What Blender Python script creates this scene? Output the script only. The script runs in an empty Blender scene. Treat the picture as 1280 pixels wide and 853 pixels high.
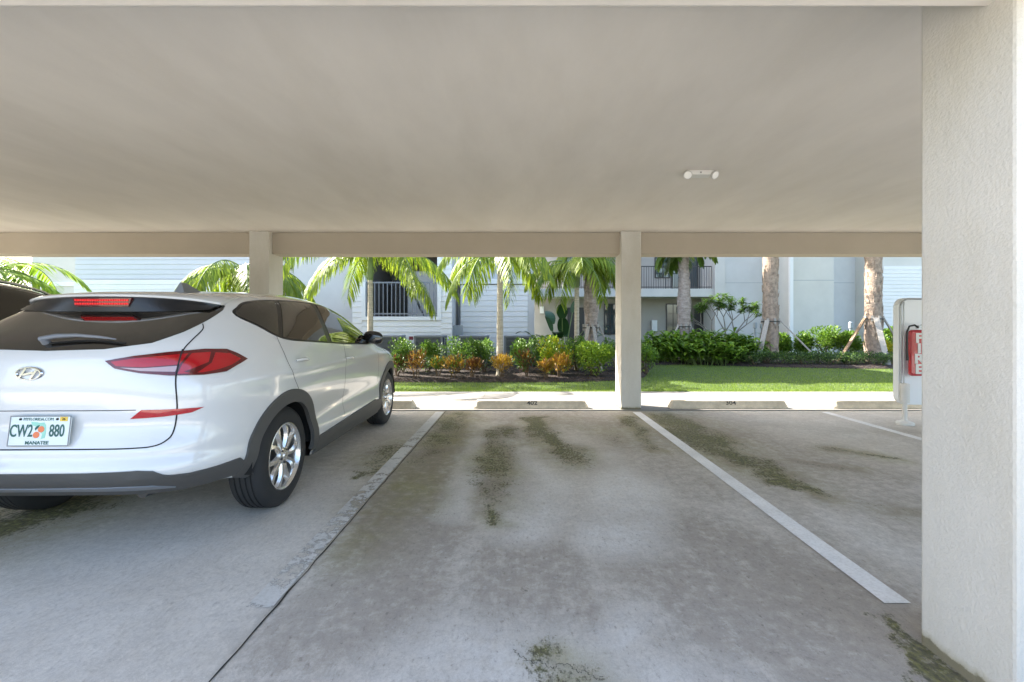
import bpy, bmesh, math, random
import numpy as np
from mathutils import Vector, Matrix, noise
from mathutils.bvhtree import BVHTree

sc = bpy.context.scene
col = sc.collection
# ---------------------------------------------------------------- camera
cd = bpy.data.cameras.new('camera')
cam = bpy.data.objects.new('camera', cd)
col.objects.link(cam)
cam.location = (0, 0, 1.25)
cam.rotation_euler = (math.pi/2, 0, 0)
cd.sensor_width = 36.0
cd.lens = 36.0*569/1280
cd.shift_x = -9/1280
cd.shift_y = -18.5/1280
cd.clip_start = 0.05
cd.clip_end = 3000
sc.camera = cam
# ---------------------------------------------------------------- world, sun, exposure
SUN = Vector((-1.05, 0.48, 1.0)).normalized()      # towards the sun
w = bpy.data.worlds.new("World"); sc.world = w; w.use_nodes = True
nt = w.node_tree
sky = nt.nodes.new('ShaderNodeTexSky'); sky.sky_type = 'NISHITA'; sky.sun_disc = False
sky.sun_elevation = math.asin(SUN.z)
sky.sun_rotation = math.atan2(SUN.x, SUN.y)
sky.air_density = 1.0; sky.dust_density = 2.6; sky.ozone_density = .6
bg = nt.nodes['Background']; bg.inputs['Strength'].default_value = 0.14
nt.links.new(sky.outputs[0], bg.inputs[0])
ld = bpy.data.lights.new('sun', 'SUN'); ld.energy = 4.5; ld.angle = math.radians(0.5); ld.color = (1, .94, .85)
lo = bpy.data.objects.new('sun', ld); col.objects.link(lo)
lo.rotation_euler = SUN.to_track_quat('Z', 'Y').to_euler(); lo.location = (-20, 10, 30)
sc.view_settings.view_transform = 'Standard'
sc.view_settings.look = 'None'
sc.view_settings.gamma = 1
sc.view_settings.exposure = 2.32
sc.view_settings.use_curve_mapping = False
sc.cycles.max_bounces = 10
sc.cycles.diffuse_bounces = 6
sc.cycles.use_denoising = True

# ---------------------------------------------------------------- helpers
def tag(o, label=None, cat=None, group=None, kind=None):
    if label: o['label'] = label
    if cat: o['category'] = cat
    if group: o['group'] = group
    if kind: o['kind'] = kind
    return o

def empty(name, loc=(0, 0, 0), rz=0.0, label=None, cat=None, group=None):
    o = bpy.data.objects.new(name, None); col.objects.link(o)
    o.location = loc; o.rotation_euler = (0, 0, rz); o.empty_display_size = 0.2
    return tag(o, label, cat, group)

class MB:
    def __init__(s): s.v = []; s.f = []; s.m = []
    def add(s, vs, fs, m=0):
        k = len(s.v); s.v += [tuple(p) for p in vs]
        s.f += [tuple(i+k for i in f) for f in fs]; s.m += [m]*len(fs); return s
    def box(s, x0, y0, z0, x1, y1, z1, m=0):
        vs = [(x0,y0,z0),(x1,y0,z0),(x1,y1,z0),(x0,y1,z0),(x0,y0,z1),(x1,y0,z1),(x1,y1,z1),(x0,y1,z1)]
        return s.add(vs, [(0,3,2,1),(4,5,6,7),(0,1,5,4),(1,2,6,5),(2,3,7,6),(3,0,4,7)], m)
    def tube(s, pts, rs, n=10, m=0, cap=True):
        pts = [Vector(p) for p in pts]
        if not hasattr(rs, '__len__'): rs = [rs]*len(pts)
        vs = []; fs = []; up = None
        for i, p in enumerate(pts):
            a = pts[max(i-1, 0)]; b = pts[min(i+1, len(pts)-1)]
            t = (b-a).normalized()
            if up is None:
                up = t.orthogonal().normalized()
            up = (up - t*up.dot(t)).normalized(); q = t.cross(up)
            for k in range(n):
                an = 2*math.pi*k/n
                vs.append(p+(up*math.cos(an)+q*math.sin(an))*rs[i])
        for i in range(len(pts)-1):
            for k in range(n):
                k2 = (k+1) % n
                fs.append((i*n+k, i*n+k2, (i+1)*n+k2, (i+1)*n+k))
        if cap:
            fs.append(tuple(range(n-1, -1, -1))); fs.append(tuple((len(pts)-1)*n+k for k in range(n)))
        return s.add(vs, fs, m)
    def lathe(s, prof, n=32, axis='z', c=(0,0,0), m=0, closed=False):
        vs = []; fs = []
        for (r, h) in prof:
            for k in range(n):
                a = 2*math.pi*k/n; x, y = r*math.cos(a), r*math.sin(a)
                p = (x, y, h) if axis == 'z' else ((h, x, y) if axis == 'x' else (x, h, y))
                vs.append((p[0]+c[0], p[1]+c[1], p[2]+c[2]))
        L = len(prof)
        for i in range(L if closed else L-1):
            j = (i+1) % L
            for k in range(n):
                k2 = (k+1) % n
                fs.append((i*n+k, i*n+k2, j*n+k2, j*n+k))
        return s.add(vs, fs, m)
    def prism(s, poly, d0, d1, axis='y', m=0):
        """poly of 2D points extruded along axis between d0 and d1"""
        def P(a, b, d):
            return {'y': (a, d, b), 'x': (d, a, b), 'z': (a, b, d)}[axis]
        n = len(poly); vs = [P(a, b, d0) for a, b in poly]+[P(a, b, d1) for a, b in poly]
        fs = [tuple(range(n)), tuple(range(2*n-1, n-1, -1))]
        fs += [(i, i+n, (i+1) % n+n, (i+1) % n) for i in range(n)]
        return s.add(vs, fs, m)
    def build(s, name, mats, parent=None, smooth=None, bevel=0, fix=True, seg=2):
        me = bpy.data.meshes.new(name)
        me.from_pydata(s.v, [], s.f)
        if not isinstance(mats, (list, tuple)): mats = [mats]
        for m in mats: me.materials.append(m)
        if len(mats) > 1: me.polygons.foreach_set('material_index', s.m)
        if fix:
            bm = bmesh.new(); bm.from_mesh(me)
            bmesh.ops.recalc_face_normals(bm, faces=bm.faces); bm.to_mesh(me); bm.free()
        if smooth is not None:
            me.polygons.foreach_set('use_smooth', [True]*len(me.polygons))
            if smooth < 180: me.set_sharp_from_angle(angle=math.radians(smooth))
        me.update()
        o = bpy.data.objects.new(name, me); col.objects.link(o)
        if parent: o.parent = parent
        if bevel:
            b = o.modifiers.new('bevel', 'BEVEL'); b.width = bevel; b.segments = seg; b.limit_method = 'ANGLE'
        return o

def copy_tree(o, parent=None):
    c = o.copy(); col.objects.link(c)
    if parent: c.parent = parent
    for ch in list(o.children): copy_tree(ch, c)
    return c

def ramp(nt, fac, stops):
    r = nt.nodes.new('ShaderNodeValToRGB'); e = r.color_ramp.elements
    while len(e) < len(stops): e.new(0.5)
    for k, (p, c) in enumerate(stops):
        e[k].position = p; e[k].color = (*c, 1) if len(c) == 3 else c
    nt.links.new(fac, r.inputs[0]); return r.outputs[0]

def tex(nt, kind, scale, detail=6, rough=.6, coord='Object', vec_scale=None, dist=0):
    tc = nt.nodes.new('ShaderNodeTexCoord')
    t = nt.nodes.new(kind)
    if 'Scale' in t.inputs: t.inputs['Scale'].default_value = scale
    if 'Detail' in t.inputs: t.inputs['Detail'].default_value = detail
    if 'Roughness' in t.inputs: t.inputs['Roughness'].default_value = rough
    if 'Distortion' in t.inputs and kind == 'ShaderNodeTexNoise': t.inputs['Distortion'].default_value = dist
    src = tc.outputs[coord]
    if vec_scale:
        mp = nt.nodes.new('ShaderNodeMapping'); mp.inputs['Scale'].default_value = vec_scale
        nt.links.new(src, mp.inputs[0]); src = mp.outputs[0]
    nt.links.new(src, t.inputs['Vector'])
    return t

def mat(name, base, rough=.6, metal=0, var=0.0, vscale=6, bump=0.0, bscale=60, spec=.5, coat=0, emit=None, estr=1, vs=None, trans=0, sub=0, hue=None, alpha=1, bdist=0.01):
    m = bpy.data.materials.new(name); m.use_nodes = True
    nt = m.node_tree; p = nt.nodes['Principled BSDF']
    p.inputs['Base Color'].default_value = (*base, 1)
    p.inputs['Roughness'].default_value = rough
    p.inputs['Metallic'].default_value = metal
    p.inputs['Specular IOR Level'].default_value = spec
    p.inputs['Coat Weight'].default_value = coat
    p.inputs['Coat Roughness'].default_value = 0.03
    p.inputs['Transmission Weight'].default_value = trans
    p.inputs['Alpha'].default_value = alpha
    if emit:
        p.inputs['Emission Color'].default_value = (*emit, 1); p.inputs['Emission Strength'].default_value = estr
    if var:
        t = tex(nt, 'ShaderNodeTexNoise', vscale, 8, .65, vec_scale=vs)
        lo_ = tuple(max(0, c*(1-var)) for c in base); hi_ = tuple(min(1, c*(1+var)) for c in (hue or base))
        c = ramp(nt, t.outputs['Fac'], [(.3, lo_), (.7, hi_)])
        nt.links.new(c, p.inputs['Base Color'])
    if bump:
        t = tex(nt, 'ShaderNodeTexNoise', bscale, 4, .6)
        b = nt.nodes.new('ShaderNodeBump'); b.inputs['Strength'].default_value = bump; b.inputs['Distance'].default_value = bdist
        nt.links.new(t.outputs['Fac'], b.inputs['Height']); nt.links.new(b.outputs[0], p.inputs['Normal'])
    return m

def text_obj(name, body, size, m, parent, loc, rot=(0,0,0), ext=.0006, sx=1.0, shear=0, bold=0, align='CENTER'):
    c = bpy.data.curves.new(name, 'FONT'); c.body = body; c.size = size; c.extrude = ext
    c.align_x = align; c.align_y = 'CENTER'; c.shear = shear; c.offset = bold; c.resolution_u = 4
    t = bpy.data.objects.new(name, c); col.objects.link(t)
    bpy.context.view_layer.update()
    me = bpy.data.meshes.new_from_object(t.evaluated_get(bpy.context.evaluated_depsgraph_get()))
    bpy.data.objects.remove(t); bpy.data.curves.remove(c)
    me.materials.clear(); me.materials.append(m)
    me.transform(Matrix.Diagonal((sx, 1, 1, 1)))
    o = bpy.data.objects.new(name, me); col.objects.link(o)
    o.location = loc; o.rotation_euler = rot
    if parent: o.parent = parent
    return o

# ---------------------------------------------------------------- numpy value noise, used to place real stains
def vnoise(x, y, seed):
    r = np.random.RandomState(seed); G = r.rand(256, 256)
    xi = np.floor(x).astype(int); yi = np.floor(y).astype(int); fx = x-xi; fy = y-yi
    fx = fx*fx*(3-2*fx); fy = fy*fy*(3-2*fy)
    a = G[xi % 256, yi % 256]; b = G[(xi+1) % 256, yi % 256]; c = G[xi % 256, (yi+1) % 256]; d = G[(xi+1) % 256, (yi+1) % 256]
    return (a*(1-fx)+b*fx)*(1-fy)+(c*(1-fx)+d*fx)*fy
def fbm(x, y, seed, o=5):
    s = 0; a = .5; t = 0
    for k in range(o): s = s+a*vnoise(x*2**k+7.3*k, y*2**k+3.1*k, seed+k); t += a; a *= .55
    return s/t

def capsule(X, Y, pts):
    """smallest (distance / radius) to a chain of (x, y, r)"""
    best = np.full(X.shape, 9.0)
    for (x0, y0, r0), (x1, y1, r1) in zip(pts, pts[1:]):
        dx, dy = x1-x0, y1-y0; L = dx*dx+dy*dy+1e-9
        t = np.clip(((X-x0)*dx+(Y-y0)*dy)/L, 0, 1)
        d = np.hypot(X-x0-t*dx, Y-y0-t*dy)/(r0+(r1-r0)*t)
        best = np.minimum(best, d)
    return best

def grid_sheet(name, xs, ys, zf, m, kind='structure', attrs=None, parent=None):
    X, Y = np.meshgrid(xs, ys); Z = zf(X, Y) if callable(zf) else np.full(X.shape, zf)
    nx, ny = len(xs), len(ys); me = bpy.data.meshes.new(name)
    co = np.stack([X, Y, Z], -1).reshape(-1, 3).astype(np.float32)
    i = np.arange(nx*ny).reshape(ny, nx)
    F = np.stack([i[:-1, :-1], i[:-1, 1:], i[1:, 1:], i[1:, :-1]], -1).reshape(-1, 4)
    me.vertices.add(len(co)); me.vertices.foreach_set('co', co.ravel())
    me.loops.add(F.size); me.loops.foreach_set('vertex_index', F.ravel().astype(np.int32))
    me.polygons.add(len(F)); me.polygons.foreach_set('loop_start', np.arange(0, F.size, 4, dtype=np.int32))
    me.polygons.foreach_set('use_smooth', [True]*len(F))
    me.update(calc_edges=True); me.validate()
    for k, fn in (attrs or {}).items():
        a = me.attributes.new(k, 'FLOAT', 'POINT'); a.data.foreach_set('value', np.clip(fn(X, Y), 0, 4).ravel().astype(np.float32))
    me.materials.append(m)
    o = bpy.data.objects.new(name, me); col.objects.link(o)
    if kind: o['kind'] = kind
    if parent: o.parent = parent
    return o

# ---- stain layout on the slab, in metres on the ground
MOSS = [  # chains of (x, y, radius), strength
    ([(-.92,6.55,.15),(-.86,5.6,.15),(-.88,4.7,.13),(-.92,4.2,.08)], .72),
    ([(-1.30,4.7,.14),(-1.28,4.1,.12),(-1.24,3.8,.06)], .70),
    ([(-.30,5.4,.10),(-.27,4.6,.15),(-.25,4.0,.13),(-.20,3.4,.09),(-.18,2.9,.05)], .74),
    ([(-.20,5.6,.10),(-.10,5.2,.06)], .75),
    ([(.20,6.2,.12),(.26,5.5,.14),(.34,4.9,.10),(.50,4.5,.15),(.53,4.15,.14)], .88),
    ([(1.05,5.7,.16),(1.12,4.9,.10)], .5), ([(.75,6.1,.15),(.8,5.5,.08)], .45),
    ([(1.50,6.2,.10),(1.46,5.2,.10),(1.42,4.6,.06)], .76),
    ([(1.95,6.35,.20),(2.02,5.5,.22),(2.03,4.8,.19),(2.09,4.3,.15),(2.14,3.75,.11),(2.22,3.35,.05)], .98),
    ([(3.15,4.6,.09),(3.55,4.3,.06)], .66), ([(2.5,4.2,.06),(2.95,3.95,.04)], .58), ([(2.5,3.2,.05),(2.9,3.0,.05)], .5),
    ([(-3.2,3.3,.25),(-3.3,2.7,.25)], .9), ([(-3.5,4.5,.3),(-3.4,3.2,.25)], .8),
    ([(.06,1.70,.05),(.14,1.60,.06),(.3,1.52,.07)], .72), ([(-.05,2.25,.05),(.03,2.05,.04)], .5),
    ([(1.60,1.90,.04),(1.52,1.6,.06),(1.50,1.42,.08)], 1.05), ([(1.4,1.3,.12),(1.7,1.35,.12)], 1.0),
    ([(3.9,6.2,.2),(3.7,5.7,.1)], .35)]
def moss_f(X, Y):
    wx = X+.34*(fbm(X*2.2, Y*2.2, 5)-.5)+.22*(fbm(X*8, Y*8, 15)-.5); wy = Y+.30*(fbm(X*2.2, Y*2.2, 9)-.5)
    o = np.zeros(X.shape)
    for c, s in MOSS: o = np.maximum(o, s*np.exp(-.30*capsule(wx, wy, c)**1.8))
    return o*(.45+1.0*fbm(X*5, Y*3, 44))
def damp_f(X, Y):
    wx = X+.4*(fbm(X*1.8, Y*1.8, 105)-.5)+.14*(fbm(X*7, Y*7, 115)-.5); wy = Y+.4*(fbm(X*2, Y*2, 109)-.5)
    o = np.zeros(X.shape)
    for c, s in MOSS[:13]+[([(-.88,6.4,.16),(-.80,5.0,.16),(-.82,4.0,.15),(-.88,3.2,.13),(-.95,2.6,.10)], 1.0), MOSS[14]]:
        o = np.maximum(o, min(1, s*1.15)*np.exp(-.16*capsule(wx, wy, c)**2))
    return o*(.55+.9*fbm(X*6, Y*2.4, 144))
def dirt_f(X, Y):
    f = fbm(X*1.1, Y*.38, 31)
    o = np.clip((f-.42)*3.0, 0, 1)*.55
    wx = X+.35*(fbm(X*1.7, Y*1.7, 55)-.5)
    P = [([(-.95,6.5,.3),(-.8,4.8,.28),(-.85,3.6,.30),(-.7,2.8,.34),(-.75,2.0,.45)], .8),
         ([(.0,2.6,.3),(.1,1.6,.6)], .65), ([(.9,2.7,.5),(1.1,1.7,.6)], .8),
         ([(.3,6.4,.7),(1.1,6.2,.7),(1.4,5.0,.4),(1.35,3.4,.25)], .5),
         ([(2.2,6,.6),(2.6,4.0,.7),(3.0,2.8,.8)], .55), ([(1.5,2.1,.3),(1.6,1.5,.4)], .9),
         ([(-2.2,6.0,.8),(-2.4,3.5,.7)], .3)]
    for c, s in P: o = np.maximum(o, s*np.clip(1.5-capsule(wx, Y, c), 0, 1)*(.55+.9*f))
    return np.clip(o*np.where(X < -1.1, .45, 1.0), 0, 1)
def pale_f(X, Y):
    wx = X+.3*(fbm(X*2, Y*2, 75)-.5)
    P = [([(-.55,5.0,.12),(-.45,4.0,.12),(-.42,3.0,.12)], .8), ([(.10,4.6,.12),(.15,3.6,.22),(.0,2.8,.2)], .8),
         ([(.75,4.4,.16),(.85,3.6,.28),(.6,2.7,.25)], .8), ([(-.2,1.6,.35),(.5,1.45,.3)], .7), ([(3.2,3.4,.2),(3.3,3.1,.15)], .7),
         ([(-1.6,3.4,.4),(-1.8,2.2,.8)], .35), ([(.5,1.95,.12),(.3,1.75,.10)], .6)]
    o = np.zeros(X.shape)
    for c, s in P: o = np.maximum(o, s*np.clip(1.5-capsule(wx, Y, c), 0, 1))
    return o*(.4+1.2*fbm(X*3, Y*3, 91))

def concrete_mat():
    m = bpy.data.materials.new('stained_concrete'); m.use_nodes = True; nt = m.node_tree; p = nt.nodes['Principled BSDF']
    L = nt.links.new
    def attr(n):
        a = nt.nodes.new('ShaderNodeAttribute'); a.attribute_name = n; return a.outputs['Fac']
    def math_(op, a, b, clamp=False):
        n = nt.nodes.new('ShaderNodeMath'); n.operation = op; n.use_clamp = clamp
        for k, v in enumerate((a, b)):
            if isinstance(v, (int, float)): n.inputs[k].default_value = v
            else: L(v, n.inputs[k])
        return n.outputs[0]
    def mix(f, a, b):
        n = nt.nodes.new('ShaderNodeMix'); n.data_type = 'RGBA'
        (L(f, n.inputs[0]) if not isinstance(f, float) else setattr(n.inputs[0], 'default_value', f))
        for k, v in ((6, a), (7, b)):
            if isinstance(v, tuple): n.inputs[k].default_value = (*v, 1)
            else: L(v, n.inputs[k])
        return n.outputs[2]
    n1 = tex(nt, 'ShaderNodeTexNoise', 1.6, 10, .62).outputs['Fac']
    n2 = tex(nt, 'ShaderNodeTexNoise', 14, 9, .7).outputs['Fac']
    n3 = tex(nt, 'ShaderNodeTexNoise', 90, 5, .7).outputs['Fac']
    n4 = tex(nt, 'ShaderNodeTexNoise', 380, 2, .5).outputs['Fac']
    st = tex(nt, 'ShaderNodeTexNoise', 5, 8, .7, vec_scale=(2.2, .35, 1)).outputs['Fac']
    c = ramp(nt, n1, [(.3, (.58,.535,.465)), (.5, (.70,.655,.585)), (.7, (.78,.745,.685))])
    c = mix(math_('MULTIPLY', math_('SUBTRACT', n2, .42, True), 1.3, True), c, (.44,.41,.37))
    # brown-grey dirt
    d = math_('MULTIPLY', attr('dirt'), math_('MULTIPLY', math_('SUBTRACT', math_('ADD', n2, st), .45, True), 2.3), True)
    c = mix(math_('MULTIPLY', d, .66), c, (.31,.265,.215))
    # dark fine streaks
    s2 = math_('MULTIPLY', math_('SUBTRACT', st, .60, True), 3.0, True)
    c = mix(math_('MULTIPLY', s2, .6), c, (.30,.27,.24))
    pl = math_('MULTIPLY', attr('pale'), math_('MULTIPLY', math_('SUBTRACT', n2, .26, True), 3.0, True), True)
    c = mix(pl, c, (.86,.84,.80))
    # moss: a soft layout broken into specks by stretched noise
    def con(x, k, o=.5): return math_('ADD', math_('MULTIPLY', math_('SUBTRACT', x, .5), k), o, True)
    n5 = tex(nt, 'ShaderNodeTexNoise', 38, 6, .7, vec_scale=(1.3, .7, 1)).outputs['Fac']
    mf = attr('moss')
    soft = math_('MULTIPLY', math_('MULTIPLY', attr('damp'), .92), math_('ADD', math_('MULTIPLY', con(n2, 2.5), .6), .4), True)
    c = mix(soft, c, ramp(nt, con(n1, 2.5), [(.2, (.22,.175,.095)), (.8, (.27,.25,.06))]))
    thr = math_('ADD', math_('ADD', math_('MULTIPLY', con(n2, 3.2), .50), math_('MULTIPLY', con(n5, 4.0), .52)), math_('MULTIPLY', con(n3, 4.0), .30))
    mm = math_('MULTIPLY', math_('SUBTRACT', math_('MULTIPLY', mf, 1.36), thr), 2.3, True)
    mm = math_('MULTIPLY', mm, .93)
    mc = ramp(nt, con(n5, 2.4), [(.2, (.030,.028,.008)), (.5, (.085,.088,.012)), (.85, (.25,.25,.02))])
    c = mix(mm, c, mc)
    # fine grain, scuffs, pits and small debris
    g1 = con(n3, 4.0, .5); c = mix(math_('MULTIPLY', g1, .17), c, (.20,.175,.145))
    mm2 = con(n2, 4.5, .42); c = mix(math_('MULTIPLY', mm2, math_('ADD', math_('MULTIPLY', attr('dirt'), .24), .06)), c, (.20,.175,.15))
    g3 = con(n5, 5.0, .30); c = mix(math_('MULTIPLY', g3, .20), c, (.22,.195,.165))
    g2 = con(n4, 4.0, .4); c = mix(math_('MULTIPLY', g2, .20), c, (.17,.155,.135))
    sc1 = math_('MULTIPLY', math_('SUBTRACT', n5, .59, True), 9.0, True)
    c = mix(math_('MULTIPLY', sc1, math_('ADD', math_('MULTIPLY', attr('dirt'), .6), .18), True), c, (.14,.12,.10))
    cr = tex(nt, 'ShaderNodeTexNoise', 3.3, 12, .75, dist=1.4).outputs['Fac']
    ed = math_('SUBTRACT', 1.0, math_('MULTIPLY', math_('ABSOLUTE', math_('SUBTRACT', cr, .5), 0), 60), True)
    c = mix(math_('MULTIPLY', ed, .22), c, (.18,.16,.14))
    lt = math_('MULTIPLY', math_('SUBTRACT', n2, .60, True), 6.0, True)
    c = mix(math_('MULTIPLY', lt, .5), c, (.74,.71,.66))
    for sc_, th_, gate in ((9, .05, .49), (23, .08, .52), (41, .10, .56)):
        v = tex(nt, 'ShaderNodeTexVoronoi', sc_).outputs['Distance']
        dot = math_('MULTIPLY', math_('LESS_THAN', math_('ADD', v, math_('MULTIPLY', g1, .03)), th_), math_('GREATER_THAN', n1, gate))
        c = mix(math_('MULTIPLY', dot, .85), c, (.06,.05,.04))
    L(c, p.inputs['Base Color']); p.inputs['Roughness'].default_value = .78
    p.inputs['Specular IOR Level'].default_value = .35
    h = math_('ADD', math_('MULTIPLY', n3, .6), math_('ADD', math_('MULTIPLY', n4, .3), math_('MULTIPLY', mm, .6)))
    b = nt.nodes.new('ShaderNodeBump'); b.inputs['Strength'].default_value = .35; b.inputs['Distance'].default_value = .006
    L(h, b.inputs['Height']); L(b.outputs[0], p.inputs['Normal'])
    return m
M_conc = concrete_mat()

def worn_paint(name, keep, base=(.86,.85,.83)):
    """white road paint with flaked-off patches; keep = how much survives"""
    m = bpy.data.materials.new(name); m.use_nodes = True; nt = m.node_tree; p = nt.nodes['Principled BSDF']
    t = tex(nt, 'ShaderNodeTexNoise', 9, 10, .75); t2 = tex(nt, 'ShaderNodeTexNoise', 3, 6, .6)
    a = nt.nodes.new('ShaderNodeAttribute'); a.attribute_name = 'keep'
    s = nt.nodes.new('ShaderNodeMath'); s.operation = 'SUBTRACT'; nt.links.new(a.outputs['Fac'], s.inputs[0]); nt.links.new(t.outputs['Fac'], s.inputs[1])
    g = nt.nodes.new('ShaderNodeMath'); g.operation = 'MULTIPLY'; g.use_clamp = True; g.inputs[1].default_value = 14; nt.links.new(s.outputs[0], g.inputs[0])
    nt.links.new(g.outputs[0], p.inputs['Alpha'])
    c = ramp(nt, t2.outputs['Fac'], [(.3, tuple(k*.82 for k in base)), (.65, base)])
    t3 = tex(nt, 'ShaderNodeTexNoise', 60, 6, .7)
    mx = nt.nodes.new('ShaderNodeMix'); mx.data_type = 'RGBA'; mx.blend_type = 'MULTIPLY'; mx.inputs[0].default_value = .6
    nt.links.new(c, mx.inputs[6]); nt.links.new(ramp(nt, t3.outputs['Fac'], [(.35, (.75,.73,.70)), (.55, (1,1,1))]), mx.inputs[7])
    nt.links.new(mx.outputs[2], p.inputs['Base Color']); p.inputs['Roughness'].default_value = .6
    return m

# ---------------------------------------------------------------- ground
M_soil = mat('far_ground', (.10,.11,.05), .95, var=.3, vscale=.3)
grid_sheet('ground', np.linspace(-900, 900, 7), np.linspace(-900, 900, 7), -.06, M_soil)
M_asph = mat('aisle_paving', (.50,.475,.43), .9, var=.2, vscale=2, bump=.3, bscale=150)
grid_sheet('road', np.linspace(-60, 60, 5), np.linspace(-11, 1.02, 5), -.025, M_asph)
xs = np.concatenate([np.arange(-12, -4.5, .15), np.arange(-4.5, 4.8, .025), np.arange(4.8, 12.3, .15)])
ys = np.concatenate([np.arange(1.0, 3.0, .02), np.arange(3.0, 6.74, .035)])
slab = grid_sheet('parking_slab', xs, ys, 0.0, M_conc, attrs={'moss': moss_f, 'dirt': dirt_f, 'pale': pale_f, 'damp': damp_f})
mb = MB(); mb.box(-12, 1.0, -.2, 12.2, 6.73, -.004); mb.build('slab_edge', mat('slab_side', (.33,.31,.28), .85)).__setitem__('kind', 'structure')
# expansion joints
M_joint = mat('joint_filler', (.03,.028,.022), .95)
def wob(x0, y0, x1, y1, wd, z, mbx, n=60, amp=.004, seed=1):
    rr = random.Random(seed); d = Vector((x1-x0, y1-y0)); L_ = d.length; d.normalize(); q = Vector((-d.y, d.x)); vs = []
    for k in range(n+1):
        c = Vector((x0, y0))+d*(L_*k/n)+q*rr.uniform(-amp, amp); ww = wd*rr.uniform(.5, 1.2)/2
        vs += [(*(c+q*ww), z), (*(c-q*ww), z)]
    mbx.add(vs, [(2*k, 2*k+1, 2*k+3, 2*k+2) for k in range(n)])
mb = MB()
for x in (-9.3, -3.98, -1.085, 7.2): wob(x, 1.0, x+.01, 6.7, .009, .0025, mb, seed=int(x*10))
j = mb.build('slab_joint', M_joint, fix=False); j['kind'] = 'structure'
mb = MB(); rr = random.Random(4); pts = [(-.02,1.76),(.0,1.72),(.02,1.715),(.05,1.685),(.08,1.70),(.10,1.67),(.12,1.66),(.15,1.685),(.19,1.675),(.21,1.64),(.24,1.65),(.27,1.61),(.30,1.62)]
for a, b in zip(pts, pts[1:]): wob(a[0], a[1], b[0], b[1], .003, .0025, mb, n=8, amp=.006, seed=3)
j = mb.build('slab_crack', M_joint, fix=False); j['kind'] = 'structure'
# painted bay lines
def line(x0, x1, y0, y1, keepf, nm='bay_line'):
    keep = lambda X, Y: np.clip(keepf(X, Y), 0, 2)
    return grid_sheet(nm, np.linspace(x0, x1, 7), np.arange(y0, y1, .06), .004, M_line0 if -1.3 < x0 < -1 else M_line1, attrs={'keep': keep})
M_line0 = worn_paint('old_line_paint', 1, (.62,.61,.58)); M_line1 = worn_paint('bay_line_paint', 1)
line(-1.215, -1.095, 2.02, 6.66, lambda X, Y: .535+.038*(Y-2)-.04*np.exp(-((Y-3.0)/.25)**2)-.06*np.exp(-((Y-5.0)/.4)**2)+.12*np.exp(-((Y-2.12)/.06)**2))
line(1.645, 1.765, 2.05, 6.66, lambda X, Y: 1.0+0*X)
line(4.385, 4.495, 2.05, 6.62, lambda X, Y: .78+0*X)
line(-4.13, -4.01, 2.05, 6.62, lambda X, Y: .6+0*X)
# thin lighter strip where slab meets the walk
M_walk = mat('sidewalk_concrete', (.235,.225,.205), .85, var=.12, vscale=3, bump=.3, bscale=160)
mb = MB(); mb.box(-14, 6.745, -.2, 14, 8.62, .012); wk = mb.build('sidewalk', M_walk, bevel=.006); wk['kind'] = 'structure'
mb = MB()
for k in range(-8, 9): wob(.9+1.52*k, 6.76, .9+1.52*k, 8.61, .012, .0145, mb, n=10, amp=.001, seed=k)
wob(-14, 7.12, 14, 7.12, .010, .0147, mb, n=40, amp=.002)
j = mb.build('sidewalk_joint', mat('walk_joint', (.20,.185,.16), .95), fix=False); j['kind'] = 'structure'

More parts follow.
